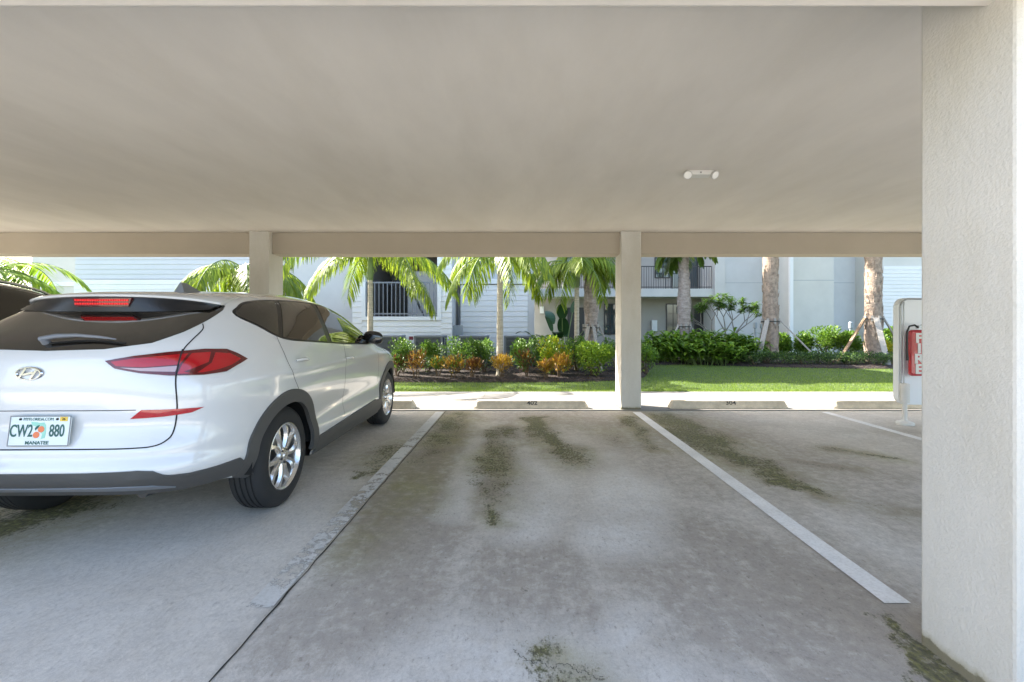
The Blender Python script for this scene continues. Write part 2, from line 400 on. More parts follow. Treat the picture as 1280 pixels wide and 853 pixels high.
# ---------------------------------------------------------------- carport
def stucco(name, base, scale=110, strength=.5, streak=False, dist=.004, var=.05, grime=False):
    m = bpy.data.materials.new(name); m.use_nodes = True; nt = m.node_tree; p = nt.nodes['Principled BSDF']
    n1 = tex(nt, 'ShaderNodeTexNoise', 1.3, 6, .6, vec_scale=(1.2, .5, 1) if streak else None, coord='Object')
    c = ramp(nt, n1.outputs['Fac'], [(.3, tuple(k*(1-var) for k in base)), (.7, tuple(k*(1+var) for k in base))])
    nt.links.new(c, p.inputs['Base Color']); p.inputs['Roughness'].default_value = .85; p.inputs['Specular IOR Level'].default_value = .25
    if streak:
        tc = nt.nodes.new('ShaderNodeTexCoord'); mp = nt.nodes.new('ShaderNodeMapping'); mp.inputs['Rotation'].default_value = (0, 0, .12); mp.inputs['Scale'].default_value = (1.3, .30, 1)
        ts = nt.nodes.new('ShaderNodeTexNoise'); ts.inputs['Scale'].default_value = 1.5; ts.inputs['Detail'].default_value = 9; ts.inputs['Roughness'].default_value = .6
        nt.links.new(tc.outputs['Object'], mp.inputs[0]); nt.links.new(mp.outputs[0], ts.inputs['Vector'])
        mx = nt.nodes.new('ShaderNodeMix'); mx.data_type = 'RGBA'; mx.blend_type = 'MULTIPLY'; mx.inputs[0].default_value = 1
        nt.links.new(c, mx.inputs[6]); nt.links.new(ramp(nt, ts.outputs['Fac'], [(.34, (.95,.943,.93)), (.54, (1,1,1)), (.72, (.98,.975,.97))]), mx.inputs[7]); nt.links.new(mx.outputs[2], p.inputs['Base Color'])
    if grime:
        tc = nt.nodes.new('ShaderNodeTexCoord'); sx_ = nt.nodes.new('ShaderNodeSeparateXYZ'); nt.links.new(tc.outputs['Object'], sx_.inputs[0])
        tn = tex(nt, 'ShaderNodeTexNoise', 11, 8, .7)
        m1 = nt.nodes.new('ShaderNodeMath'); m1.operation = 'MULTIPLY_ADD'; m1.inputs[1].default_value = -.07; nt.links.new(tn.outputs['Fac'], m1.inputs[0]); nt.links.new(sx_.outputs[2], m1.inputs[2])
        gr = ramp(nt, m1.outputs[0], [(0.0, (.35,.33,.25)), (.006, (.75,.73,.64)), (.03, (1,1,1))])
        mx = nt.nodes.new('ShaderNodeMix'); mx.data_type = 'RGBA'; mx.blend_type = 'MULTIPLY'; mx.inputs[0].default_value = 1
        nt.links.new(c, mx.inputs[6]); nt.links.new(gr, mx.inputs[7])
        tb = tex(nt, 'ShaderNodeTexNoise', 2.2, 10, .7, vec_scale=(1.5, 1.5, .5))
        m2 = nt.nodes.new('ShaderNodeMix'); m2.data_type = 'RGBA'; m2.blend_type = 'MULTIPLY'; m2.inputs[0].default_value = 1
        nt.links.new(mx.outputs[2], m2.inputs[6]); nt.links.new(ramp(nt, tb.outputs['Fac'], [(.36, (.93,.92,.89)), (.56, (1,1,1))]), m2.inputs[7]); nt.links.new(m2.outputs[2], p.inputs['Base Color'])
    t = tex(nt, 'ShaderNodeTexNoise', scale, 6, .6); b = nt.nodes.new('ShaderNodeBump')
    b.inputs['Strength'].default_value = strength; b.inputs['Distance'].default_value = dist
    h = t.outputs['Fac']
    if streak:
        t2 = tex(nt, 'ShaderNodeTexNoise', 3.2, 7, .62, dist=.8, vec_scale=(1.4, .5, 1))
        mm = nt.nodes.new('ShaderNodeMath'); mm.operation = 'MULTIPLY_ADD'; mm.inputs[1].default_value = 1.2
        nt.links.new(t2.outputs['Fac'], mm.inputs[0]); nt.links.new(h, mm.inputs[2]); h = mm.outputs[0]
    nt.links.new(h, b.inputs['Height']); nt.links.new(b.outputs[0], p.inputs['Normal'])
    return m
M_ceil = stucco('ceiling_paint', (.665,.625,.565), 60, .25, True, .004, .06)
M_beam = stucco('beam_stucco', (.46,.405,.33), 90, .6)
M_col = stucco('column_stucco', (.60,.58,.535), 75, .7, dist=.006, grime=True)
cp = empty('carport', (0, 4.2, 0), 0, 'beige stucco carport with square columns and flat painted ceiling over the bays', 'carport')
CP = Vector((0, 4.2, 0))
def cpart(mb, nm, m, bevel=0):
    mb.v = [(a, b-4.2, c) for a, b, c in mb.v]; return mb.build(nm, m, cp, bevel=bevel)
mb = MB(); mb.box(-12.5, .95, 2.662, 12.4, 8.02, 2.95); cpart(mb, 'roof', M_ceil, .01)
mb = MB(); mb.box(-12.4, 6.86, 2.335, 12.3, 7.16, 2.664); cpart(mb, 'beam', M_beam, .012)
mb = MB(); mb.box(-12.4, 1.22, 2.335, 12.3, 1.552, 2.664); cpart(mb, 'beam', M_ceil, .012)
for k, x in enumerate((-9.52, -4.02, 1.515, 7.0)):
    mb = MB(); mb.box(x, 6.77, -.05, x+.30, 7.175, 2.666); cpart(mb, 'column', M_col, .012)
    mb = MB(); mb.box(x+.07, 1.45, -.05, x+.40, 1.80, 2.666); cpart(mb, 'column', M_col, .012)
# emergency light on the ceiling
M_wplast = mat('white_plastic', (.66,.65,.62), .4)
M_lens = mat('clear_lens', (.85,.84,.80), .15, coat=.6)
el = empty('emergency_light', (1.645, 4.16, 2.662), 0, 'white twin-head emergency light fixed to the carport ceiling', 'ceiling light')
mb = MB(); mb.prism([(-.125,0),(.125,0),(.10,-.042),(-.10,-.042)], -.05, .05, 'y'); mb.build('housing', M_wplast, el, bevel=.006)
mb = MB(); mb.box(-.012,-.0535,-.030,.002,-.0505,-.016); mb.build('test_button', M_trim_ := mat('button_grey', (.25,.24,.23), .5), el)
for sx in (-1, 1):
    mb = MB(); c = Vector((sx*.115, -.035, -.035)); d = Vector((sx*.35, -.75, -.55)).normalized()
    mb.tube([c-d*.02, c+d*.002, c+d*.022, c+d*.028], [.018,.034,.040,.038], 24); h = mb.build('lamp_head', mat('lamp_head_grey', (.48,.47,.44), .4), el, smooth=40)
    mb = MB(); mb.tube([c+d*.0275, c+d*.033], [.034,.028], 24); mb.build('lens', M_lens, h, smooth=40)

# ---------------------------------------------------------------- wheel stops
M_stop = mat('wheel_stop_concrete', (.60,.53,.42), .85, var=.22, vscale=7, bump=.5, bscale=120)
M_sten = mat('stencil_paint', (.07,.065,.06), .8)
def wheel_stop(x, wdt, y, label, num=None):
    o = empty('wheel_stop', (x, y, .012), random.Random(x).uniform(-.006, .006), label, 'wheel stop', 'concrete wheel stops at the heads of the bays')
    mb = MB(); h = .125; hw = wdt/2; vs = []
    for xx, s in ((-hw, .30), (-hw+.05, .95), (-hw+.11, 1), (hw-.11, 1), (hw-.05, .95), (hw, .30)):
        k = .72+.28*s
        vs += [(xx, -.085*k, 0), (xx, -.080*k, h*.35*s), (xx, -.055*k, h*.92*s), (xx, -.035*k, h*s), (xx, .035*k, h*s), (xx, .055*k, h*.92*s), (xx, .080*k, h*.35*s), (xx, .085*k, 0)]
    fs = [tuple(range(7, -1, -1)), tuple(range(40, 48))]
    for j in range(5):
        for i in range(8): i2 = (i+1) % 8; fs.append((8*j+i, 8*j+i2, 8*j+8+i2, 8*j+8+i))
    mb.add(vs, fs); mb.build('block', M_stop, o, bevel=.004)
    if num:
        n = text_obj('bay_number', num, .085, M_sten, o, (0.02, -.069, h*.68), (math.radians(68), 0, 0), ext=.0008, sx=1.25, bold=.001)
    return o
wheel_stop(.175, 1.72, 6.90, 'weathered concrete wheel stop stencilled 402, between the two bay lines', '402')
wheel_stop(3.155, 1.77, 6.90, 'weathered concrete wheel stop stencilled 304, in the bay right of the slim column', '304')
wheel_stop(5.60, 1.77, 6.90, 'weathered concrete wheel stop beside the white panel with the extinguisher')
wheel_stop(-2.43, 1.72, 6.90, 'weathered concrete wheel stop ahead of the white SUV')

# ---------------------------------------------------------------- extinguisher station
M_panel = mat('white_panel', (.78,.81,.84), .35, coat=.3)
M_redm = mat('red_enamel', (.42,.012,.025), .25, coat=.8)
M_steel = mat('galvanised_steel', (.42,.44,.46), .4, metal=.8)
M_blackp = mat('black_rubber', (.012,.012,.013), .5)
st_ = empty('panel_stand', (5.17, 5.9, 0), 0, 'white rounded panel on a post with foot, partly behind the near pillar', 'panel')
def rrect(x0, z0, x1, z1, r, n=8):
    o = []
    for cx, cz, a in ((x1-r, z1-r, 0), (x0+r, z1-r, 90), (x0+r, z0+r, 180), (x1-r, z0+r, 270)):
        for k in range(n+1):
            t = math.radians(a+90*k/n); o.append((cx+r*math.cos(t), cz+r*math.sin(t)))
    return o
mb = MB(); mb.prism(rrect(-.28,.235,.55,1.615,.12), -.03, .06, 'y'); mb.build('panel', M_panel, st_, bevel=.01, seg=3)
mb = MB(); fr = rrect(-.262,.26,.54,1.60,.105); mb.tube([(a, -.045, b) for a, b in fr[4:18+5]], .011, 8); mb.build('tube_frame', M_steel, st_, smooth=60)
mb = MB(); mb.tube([(-.245,-.07,.52),(-.245,-.07,1.50),(-.23,-.06,1.56)], .0075, 8); mb.build('rod', M_steel, st_, smooth=60)
mb = MB()
prof = []
for k in range(12): z = .28+.02*k; prof += [(.052, z), (.052, z+.014), (.046, z+.016), (.046, z+.019)]
mb.lathe(prof+[(.03,.525),(0,.53)], 20, 'z', (-.27,-.115,0)); mb.build('spring_sleeve', M_wplast, st_, smooth=30)
mb = MB(); mb.lathe([(.026,.03),(.026,.285)], 16, 'z', (-.27,-.115,0)); mb.build('post', M_wplast, st_, smooth=40)
mb = MB(); mb.lathe([(0,.0),(.095,.0),(.098,.02),(.085,.038),(.04,.048),(.03,.065),(.0,.066)], 28, 'z', (-.27,-.115,0)); mb.build('foot', M_wplast, st_, smooth=40)
fe = empty('fire_extinguisher', (5.045, 5.82, .62), 0, 'red fire extinguisher lettered FIRE hanging on the white panel', 'fire extinguisher')
mb = MB(); mb.prism(rrect(-.115,0,.115,.585,.04), -.10, -.03, 'y'); mb.build('lettered_cover', M_redm, fe, bevel=.03, seg=4)
for k, ch in enumerate('FIRE'):
    t = text_obj('letter', ch, .165, M_wplast, fe, (-.020,-.103,.475-.13*k), (math.pi/2,0,0), ext=.002, bold=.006, sx=1.3)
mb = MB(); mb.tube([(-.01,-.08,.61),(-.06,-.08,.645),(-.125,-.08,.63),(-.155,-.08,.56),(-.155,-.08,.3),(-.15,-.08,.20)], [.011,.011,.011,.011,.012,.016], 10); mb.build('hose', M_blackp, fe, smooth=60)
mb = MB(); mb.box(-.02,-.10,.60,.02,-.05,.64); mb.tube([(0,-.075,.63),(.07,-.075,.66),(.12,-.075,.645)], .009, 8); mb.build('valve_handle', M_steel, fe, smooth=30)
# ---------------------------------------------------------------- apartment buildings
M_blue = stucco('pale_blue_stucco', (.57,.57,.565), 60, .3)
M_grey = stucco('pale_grey_stucco', (.60,.585,.56), 60, .3)
M_taupe = stucco('taupe_stucco', (.40,.37,.335), 60, .3)
M_beigew = stucco('beige_stucco', (.62,.60,.55), 60, .3)
M_wside = mat('white_siding', (.76,.75,.73), .55, var=.03, vscale=2)
M_bside = mat('blue_grey_siding', (.57,.58,.59), .55, var=.03, vscale=2)
M_wtrim = mat('white_trim', (.78,.78,.77), .5)
M_rail = mat('dark_bronze_rail', (.035,.035,.04), .4)
M_grail = mat('grey_rail', (.20,.21,.23), .4)
M_winf = mat('black_window_frame', (.015,.016,.018), .35)
M_wing = mat('window_glass', (.03,.05,.06), .03, coat=1.0, spec=1.0)
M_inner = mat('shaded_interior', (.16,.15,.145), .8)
M_ac = mat('condenser_metal', (.20,.215,.24), .5, metal=.2)
M_acd = mat('condenser_fin', (.045,.05,.06), .6)
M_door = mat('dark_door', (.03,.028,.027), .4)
M_meter = mat('meter_grey', (.30,.33,.36), .5)
def bmesh_box(nm, m, par, *b, bevel=0):
    mb = MB(); mb.box(*b); return mb.build(nm, m, par, bevel=bevel)
def siding(nm, m, par, x0, x1, z0, z1, y, lap=.17):
    mb = MB(); n = max(1, round((z1-z0)/lap)); h = (z1-z0)/n
    prof = []
    for k in range(n): prof += [(y-.022, z0+k*h), (y-.006, z0+(k+1)*h-.004)]
    prof += [(y+.1, z1), (y+.1, z0)]
    mb.prism(prof, x0, x1, 'x'); return mb.build(nm, m, par)
def railing(nm, par, x0, x1, y, z0, h, m, step=.115, bar=.009):
    mb = MB(); mb.box(x0, y-.02, z0+h-.045, x1, y+.02, z0+h); mb.box(x0, y-.015, z0+.06, x1, y+.015, z0+.10)
    n = int((x1-x0)/step)
    for k in range(n+1):
        x = x0+(x1-x0)*k/n; b = bar*(2.2 if k % 14 == 0 else 1); mb.box(x-b, y-b, z0, x+b, y+b, z0+h-.04)
    return mb.build(nm, m, par)
def window(par, x0, x1, z0, z1, y, cols=2, rows=3, nm='window'):
    mb = MB(); t = .05
    for b in ((x0,z0,x0+t,z1),(x1-t,z0,x1,z1),(x0+t,z0,x1-t,z0+t),(x0+t,z1-t,x1-t,z1)): mb.box(b[0], y-.04, b[1], b[2], y+.01, b[3])
    for k in range(1, cols): x = x0+(x1-x0)*k/cols; mb.box(x-.012, y-.028, z0+t, x+.012, y-.012, z1-t)
    for k in range(1, rows): z = z0+(z1-z0)*k/rows; mb.box(x0+t, y-.026, z-.012, x1-t, y-.014, z+.012)
    f = mb.build(nm, M_winf, par); bmesh_box('pane', M_wing, f, x0+t, y-.011, z0+t, x1-t, y-.004, z1-t); return f

L = empty('apartment_building', (0,0,0), 0, 'pale blue and white sided apartment building with an open stair landing, behind the slim palms', 'building')
HL = 8.6; HS = 6.2
# far left wall and siding beyond the cars
bmesh_box('wall', M_beigew, L, -18.2, 17.0, 0, -15.5, 19, 6.6)
bmesh_box('wall_band', M_wtrim, L, -18.2, 16.96, 2.75, -15.5, 17.0, 2.9)
bmesh_box('trim', M_wtrim, L, -15.5, 16.5, 0, -15.1, 19, 6.6)
siding('siding', M_bside, L, -15.1, -8.2, 2.86, HS, 15.5)
siding('siding', M_wside, L, -15.1, -8.2, 0, 2.84, 15.45)
bmesh_box('wall', M_grey, L, -15.1, 15.6, 0, -8.2, 20, HS)
window(L, -7.96, -7.56, 3.2, 3.6, 15.5, 3, 1); bmesh_box('wall', M_grey, L, -8.2, 15.5, 2.45, -7.3, 20, HS)
bmesh_box('shaded_opening', M_door, L, -8.2, 16.4, 0, -7.3, 16.5, 2.45)
bmesh_box('wall', M_blue, L, -7.3, 14.65, 0, -5.2, 20, HS)
# stair tower with opening
x0, x1 = -4.79, -2.55; zo0, zo1 = 1.55, 4.3
siding('siding', M_wside, L, -5.2, x0-.12, 0, HL, 14.2); siding('siding', M_wside, L, x1+.12, -2.1, 0, HL, 14.2)
siding('siding', M_wside, L, x0-.12, x1+.12, 0, zo0-.12, 14.2); siding('siding', M_wside, L, x0-.12, x1+.12, zo1, HL, 14.2)
mb = MB()
for b in ((x0-.12,zo0-.12,x0,zo1),(x1,zo0-.12,x1+.12,zo1),(x0,zo0-.12,x1,zo0)): mb.box(b[0], 14.155, b[1], b[2], 14.36, b[3])
mb.build('opening_trim', M_wtrim, L, bevel=.004)
railing('stair_railing', L, x0, x1, 14.27, 1.56, 1.08, M_grail, .13, .012)
bmesh_box('landing', M_grey, L, -5.1, 14.37, 1.38, -2.2, 15.9, 1.55)
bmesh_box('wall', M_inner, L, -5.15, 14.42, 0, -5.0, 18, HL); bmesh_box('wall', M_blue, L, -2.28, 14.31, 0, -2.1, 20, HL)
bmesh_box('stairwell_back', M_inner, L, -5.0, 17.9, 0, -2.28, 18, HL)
mb = MB()
for k in range(9): mb.box(-3.9, 15.9-.0+.26*k*.0+.02, 1.55+.18*k, -2.3, 16.2+.26*k, 1.55+.18*(k+1)-.001)
mb.build('stairs', M_grey, L)
mb = MB(); mb.tube([(-4.75,15.0,2.75),(-4.2,15.2,2.6),(-3.9,15.5,3.1),(-3.2,16.5,3.9)], .03, 8); mb.build('handrail', M_rail, L, smooth=60)
mb = MB(); mb.tube([(-3.75,14.9,2.5),(-3.5,14.9,2.42),(-3.2,15.0,1.7),(-3.1,15.1,1.55)], .035, 8); mb.build('handrail', M_rail, L, smooth=60)
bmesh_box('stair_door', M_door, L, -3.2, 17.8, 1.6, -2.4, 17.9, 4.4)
# right part of the left block
bmesh_box('wall', M_blue, L, -2.1, 15.55, 0, .5, 21.9, HL)
siding('siding', M_wside, L, -1.93, .28, 0, 2.62, 15.0)
bmesh_box('wall', M_blue, L, -1.92, 15.1, 0, .27, 15.6, 2.62)
bmesh_box('parapet_cap', M_wtrim, L, -2.05, 14.93, 2.64, .36, 15.6, 2.80, bevel=.005)
bmesh_box('wall', M_grey, L, .28, 15.0, 0, .50, 15.5, 2.62)
mb = MB(); mb.box(-1.99, 14.55, .0, -1.95, 14.6, 1.1); mb.box(-2.12, 14.45, .95, -1.80, 14.62, 1.28); mb.box(-2.06, 14.48, .62, -1.86, 14.62, .93)
mb.build('utility_box', M_meter, L, bevel=.006)
bmesh_box('roof', M_wtrim, L, -5.25, 14.05, HL, .7, 21, HL+.18)

R_ = empty('balcony_building', (0,0,0), 0, 'taupe and pale blue apartment wing with a long black balcony railing', 'building')
HR = 8.8
bmesh_box('wall', M_taupe, R_, .5, 23.2, 0, 9.3, 24, 2.66)
bmesh_box('wall', M_taupe, R_, .5, 23.2, 3.04, 9.3, 24, HR)
bmesh_box('balcony_slab', M_grey, R_, .5, 21.7, 2.66, 9.27, 24.1, 3.04)
railing('balcony_railing', R_, .55, 9.2, 21.78, 3.04, 1.09, M_rail)
bmesh_box('roof', M_wtrim, R_, .4, 21.4, HR, 26, 30, HR+.2)
window(R_, 2.35, 3.1, 3.3, 4.9, 23.2, 3, 4); window(R_, 7.75, 9.1, 3.05, 5.2, 23.2, 1, 1, nm='balcony_door')
window(R_, 4.32, 4.95, .83, 2.4, 23.2, 2, 3); window(R_, 7.48, 8.2, .83, 2.4, 23.2, 2, 3)
window(R_, 5.3, 6.2, 3.05, 5.1, 23.2, 1, 1, nm='balcony_door'); window(R_, 6.9, 7.7, 3.7, 4.9, 23.2, 2, 2)
bmesh_box('door', M_door, R_, 9.28-.45, 22.9, 0, 9.28, 22.95, 2.3, bevel=.004)
bmesh_box('door', M_door, R_, 2.45, 23.1, 0, 3.3, 23.15, 2.2, bevel=.004)
mb = MB(); mb.box(6.72, 23.0, 1.0, 6.98, 23.15, 1.55); mb.box(6.78, 22.98, 1.1, 6.92, 23.0, 1.4); mb.build('phone_box', M_wtrim, R_, bevel=.01)
for x in (1.15, 8.15): bmesh_box('wall_lamp', M_wtrim, R_, x-.1, 23.05, 1.9, x+.1, 23.18, 2.25, bevel=.01)
bmesh_box('wall', M_grey, R_, 9.27, 21.55, 0, 9.75, 26, HR); bmesh_box('wall', M_blue, R_, 9.75, 21.6, 0, 12.2, 26, HR)
bmesh_box('wall', M_beigew, R_, 12.2, 20.4, 0, 14.1, 26, HR)
bmesh_box('wall', M_blue, R_, 14.1, 21.6, 0, 16.2, 26, HR)
bmesh_box('wall', M_beigew, R_, 15.95, 20.9, 0, 22.5, 26, HR-.02)
siding('siding', M_wside, R_, 16.0, 22.4, 0, 4.0, 20.85)
mb = MB()
for x, y, m_ in ((12.12, 20.33, 0),): mb.box(x-.06, y-.05, 0, x+.10, y+.06, HR)
mb.build('downspout', M_wtrim, R_, bevel=.01)
bmesh_box('downspout', M_meter, R_, 14.16, 21.5, 0, 14.22, 21.58, 2.6)
# wall joints (shallow reveal lines)
for a, b, y, z in ((9.76,12.14,21.597,3.3),(12.2,14.1,20.397,3.3),(14.25,15.9,21.597,3.3)): bmesh_box('reveal_line', M_meter, R_, a, y-.002, z, b, y+.002, z+.02)
for x, y in ((9.85, 19.0), (10.12, 19.0), (12.6, 17.3)):
    mb = MB(); mb.lathe([(0,.05),(.05,.05),(.05,1.0),(.04,1.0),(.04,1.15),(.075,1.17),(.075,1.38),(.05,1.42),(0,1.42)], 16, 'z')
    v = mb.build('vent_pipe' if False else 'garden_light', M_meter, None, smooth=30); v.location = (x, y, 0)
    tag(v, {9.85: 'left one of two short grey bollard lights before the blue wall', 10.12: 'right one of two short grey bollard lights before the blue wall', 12.6: 'single short grey bollard light beside the rightmost big palm'}[x], 'bollard light', 'bollard lights in the far bed')

# air conditioning units
def condenser():
    r = empty('air_conditioner', (0,0,0), 0, 'x', 'air conditioner', 'condenser units along the white siding')
    mb = MB()
    for b in ((-.42,-.4,.06,-.36,-.34,.9),(.36,-.4,.06,.42,-.34,.9),(-.42,.34,.06,-.36,.4,.9),(.36,.34,.06,.42,.4,.9)): mb.box(*b)
    mb.box(-.42,-.4,.9,.42,.4,.96); mb.box(-.42,-.4,.0,.42,.4,.06); mb.build('casing', M_ac, r, bevel=.01)
    mb = MB(); n = 26
    for k in range(n): x = -.35+.7*k/(n-1); mb.box(x-.005,-.395,.06,x+.005,-.36,.9)
    for k in range(5): z = .2+.15*k; mb.box(-.36,-.392,z,.36,-.385,z+.012)
    mb.build('grille', M_ac, r)
    bmesh_box('core', M_acd, r, -.35,-.355,.061,.35,.34,.899)
    return r
ac = condenser()
for k, (u, lab) in enumerate(((483,'grey air conditioner condenser just ahead of the white SUV mirror'),(537,'grey air conditioner condenser under the stair opening, by the red tag'),(592,'grey air conditioner condenser between utility box and slender pale palm'),(648,'grey air conditioner condenser right of the slender pale palm trunk'))):
    o = ac if k == 0 else copy_tree(ac)
    o.location = ((u-649)*13.3/569, 13.5, .02); o['label'] = lab
sg = empty('tag_sign', ((514-649)*13.0/569, 13.0, 0), 0, 'small dark red tag sign on a thin stake in the shrubs', 'sign')
mb = MB(); mb.box(-.008,-.004,0,.008,.004,.88); mb.build('stake', M_steel, sg)
mb = MB(); mb.box(-.06,-.012,.86,.06,-.005,.96); mb.build('plate', mat('maroon_plate', (.14,.01,.03), .4), sg, bevel=.003)
# ---------------------------------------------------------------- planting
def leafmat(name, c1, c2, rough=.45, sub=.0, trans=.35):
    m = bpy.data.materials.new(name); m.use_nodes = True; nt = m.node_tree; p = nt.nodes['Principled BSDF']
    g = nt.nodes.new('ShaderNodeNewGeometry'); n = tex(nt, 'ShaderNodeTexNoise', 5, 3, .6)
    mx = nt.nodes.new('ShaderNodeMath'); mx.operation = 'MULTIPLY_ADD'; mx.inputs[1].default_value = .65
    nt.links.new(g.outputs['Random Per Island'], mx.inputs[0])
    m2 = nt.nodes.new('ShaderNodeMath'); m2.operation = 'MULTIPLY'; m2.inputs[1].default_value = .35
    nt.links.new(n.outputs['Fac'], m2.inputs[0]); nt.links.new(m2.outputs[0], mx.inputs[2])
    c = ramp(nt, mx.outputs[0], [(.1, c1), (.9, c2)])
    nt.links.new(c, p.inputs['Base Color']); p.inputs['Roughness'].default_value = rough
    tr = nt.nodes.new('ShaderNodeBsdfTranslucent'); nt.links.new(c, tr.inputs[0])
    ms = nt.nodes.new('ShaderNodeMixShader'); ms.inputs[0].default_value = trans
    nt.links.new(p.outputs[0], ms.inputs[1]); nt.links.new(tr.outputs[0], ms.inputs[2])
    nt.links.new(ms.outputs[0], nt.nodes['Material Output'].inputs[0]); return m
M_palm = leafmat('palm_leaf', (.09,.17,.012), (.34,.42,.035), trans=.45)
M_palmd = leafmat('palm_leaf_dark', (.05,.11,.015), (.19,.28,.04))
M_shrub = leafmat('shrub_leaf', (.05,.12,.015), (.19,.32,.04))
M_lime = leafmat('lime_leaf', (.13,.25,.018), (.38,.50,.04))
M_yel = leafmat('yellow_leaf', (.35,.34,.02), (.60,.52,.03))
M_crot = leafmat('croton_leaf', (.12,.07,.018), (.46,.24,.04))
M_croty = leafmat('croton_yellow_leaf', (.35,.20,.02), (.62,.42,.05))
M_crotr = leafmat('croton_red_leaf', (.08,.02,.015), (.22,.10,.03))
M_ging = leafmat('ginger_leaf', (.07,.17,.015), (.27,.42,.035))
M_bop = leafmat('broad_leaf', (.012,.045,.014), (.04,.10,.03), rough=.3, trans=.15)
M_low = leafmat('low_shrub_leaf', (.025,.06,.02), (.08,.14,.04))
M_pent = leafmat('yellow_flower_leaf', (.4,.36,.02), (.7,.6,.03))
M_stem = mat('plant_stem', (.12,.085,.05), .8)
M_trunkp = mat('pale_palm_trunk', (.42,.37,.29), .8, var=.3, vscale=5, vs=(1,1,7), bump=.4, bscale=40)
M_shaft = mat('green_crownshaft', (.14,.20,.06), .5, var=.2, vscale=6)
M_boot = mat('fibrous_palm_trunk', (.34,.28,.24), .9, var=.45, vscale=7, vs=(1,1,2), bump=.8, bscale=30, bdist=.02)
M_datet = mat('ringed_palm_trunk', (.33,.25,.19), .9, var=.45, vscale=10, bump=.8, bscale=35, bdist=.02)
M_wood = mat('grey_brace_timber', (.36,.33,.29), .85, var=.2, vscale=8, vs=(6,6,1))
M_woodb = mat('brown_brace_timber', (.28,.19,.12), .85, var=.2, vscale=8)
M_stemg = mat('grey_bark', (.22,.20,.17), .85, var=.2)
M_mulch = mat('dark_mulch', (.035,.024,.018), .95, var=.5, vscale=25, bump=.9, bscale=60, bdist=.03)
M_chip = leafmat('mulch_chip', (.03,.018,.012), (.12,.075,.05), trans=.02, rough=.9)
M_turf = mat('turf_base', (.045,.075,.018), .95, var=.35, vscale=12)
M_blade = leafmat('grass_blade', (.08,.17,.018), (.30,.40,.05), trans=.4)

def leaf(mb, base, d, up, ln, wd, droop=.15, m=0, segs=2):
    """a pointed, folded leaf blade"""
    d = d.normalized(); s = d.cross(up)
    if s.length < 1e-3: s = d.orthogonal()
    s.normalize(); n = s.cross(d)
    mid = base+d*ln*.5+n*(-droop*ln*.15); tip = base+d*ln-Vector((0, 0, 1))*droop*ln
    vs = [base, mid+s*wd/2+n*wd*.12, tip, mid-s*wd/2+n*wd*.12, mid]
    mb.add(vs, [(0,1,4),(1,2,4),(0,4,3),(4,2,3)], m)

def blade(mb, base, d, ln, wd, arch, m=0, n=4):
    """long strap leaf that arcs over"""
    d = d.normalized(); s = d.cross(Vector((0,0,1)))
    if s.length < 1e-3: s = Vector((1,0,0))
    s.normalize(); p = base.copy(); v = d.copy(); vs = []
    for k in range(n+1):
        t = k/n; w_ = wd*(.35+1.0*math.sin(math.pi*min(1, t*.85+.12)))*.5 if t < 1 else .002
        vs += [p+s*w_, p-s*w_]; p = p+v*ln/n; v = (v+Vector((0,0,-arch/n))).normalized()
    mb.add(vs, [(2*k, 2*k+1, 2*k+3, 2*k+2) for k in range(n)], m)

def frond(mb, rc, base, az, elev, ln, arch, nl=26, ll=.42, lw=.030, hang=.6, rnd=None, m=0, curl=0):
    h = Vector((math.cos(az), math.sin(az), 0)); v = (h*math.cos(elev)+Vector((0,0,math.sin(elev)))).normalized()
    side = Vector((-h.y, h.x, 0)); p = Vector(base); pts = [p.copy()]; n = 14
    dirs = [v.copy()]
    for k in range(n):
        v = (v+Vector((0,0,-arch/n*(1+.8*k/n)))).normalized(); p = p+v*ln/n; pts.append(p.copy()); dirs.append(v.copy())
    rc.tube(pts, [.020*(1-.85*k/n)+.002 for k in range(n+1)], 5)
    for k in range(nl):
        t = .12+.88*k/(nl-1); q = t*n; i = min(n-1, int(q)); f = q-i; c = pts[i].lerp(pts[i+1], f); dv = dirs[i]
        L_ = ll*(.45+.9*math.sin(math.pi*min(1, .12+t*.80)))*rnd.uniform(.85, 1.1)
        for sg in (-1, 1):
            d = side*sg*rnd.uniform(.75, 1.1)+dv*rnd.uniform(.55, .8)+Vector((0,0,-hang*rnd.uniform(.4, 1.3)))
            blade(mb, c+Vector((0, 0, rnd.uniform(-.01, .01))), d, L_, lw*rnd.uniform(.7, 1.2), hang*1.3, m, 3)

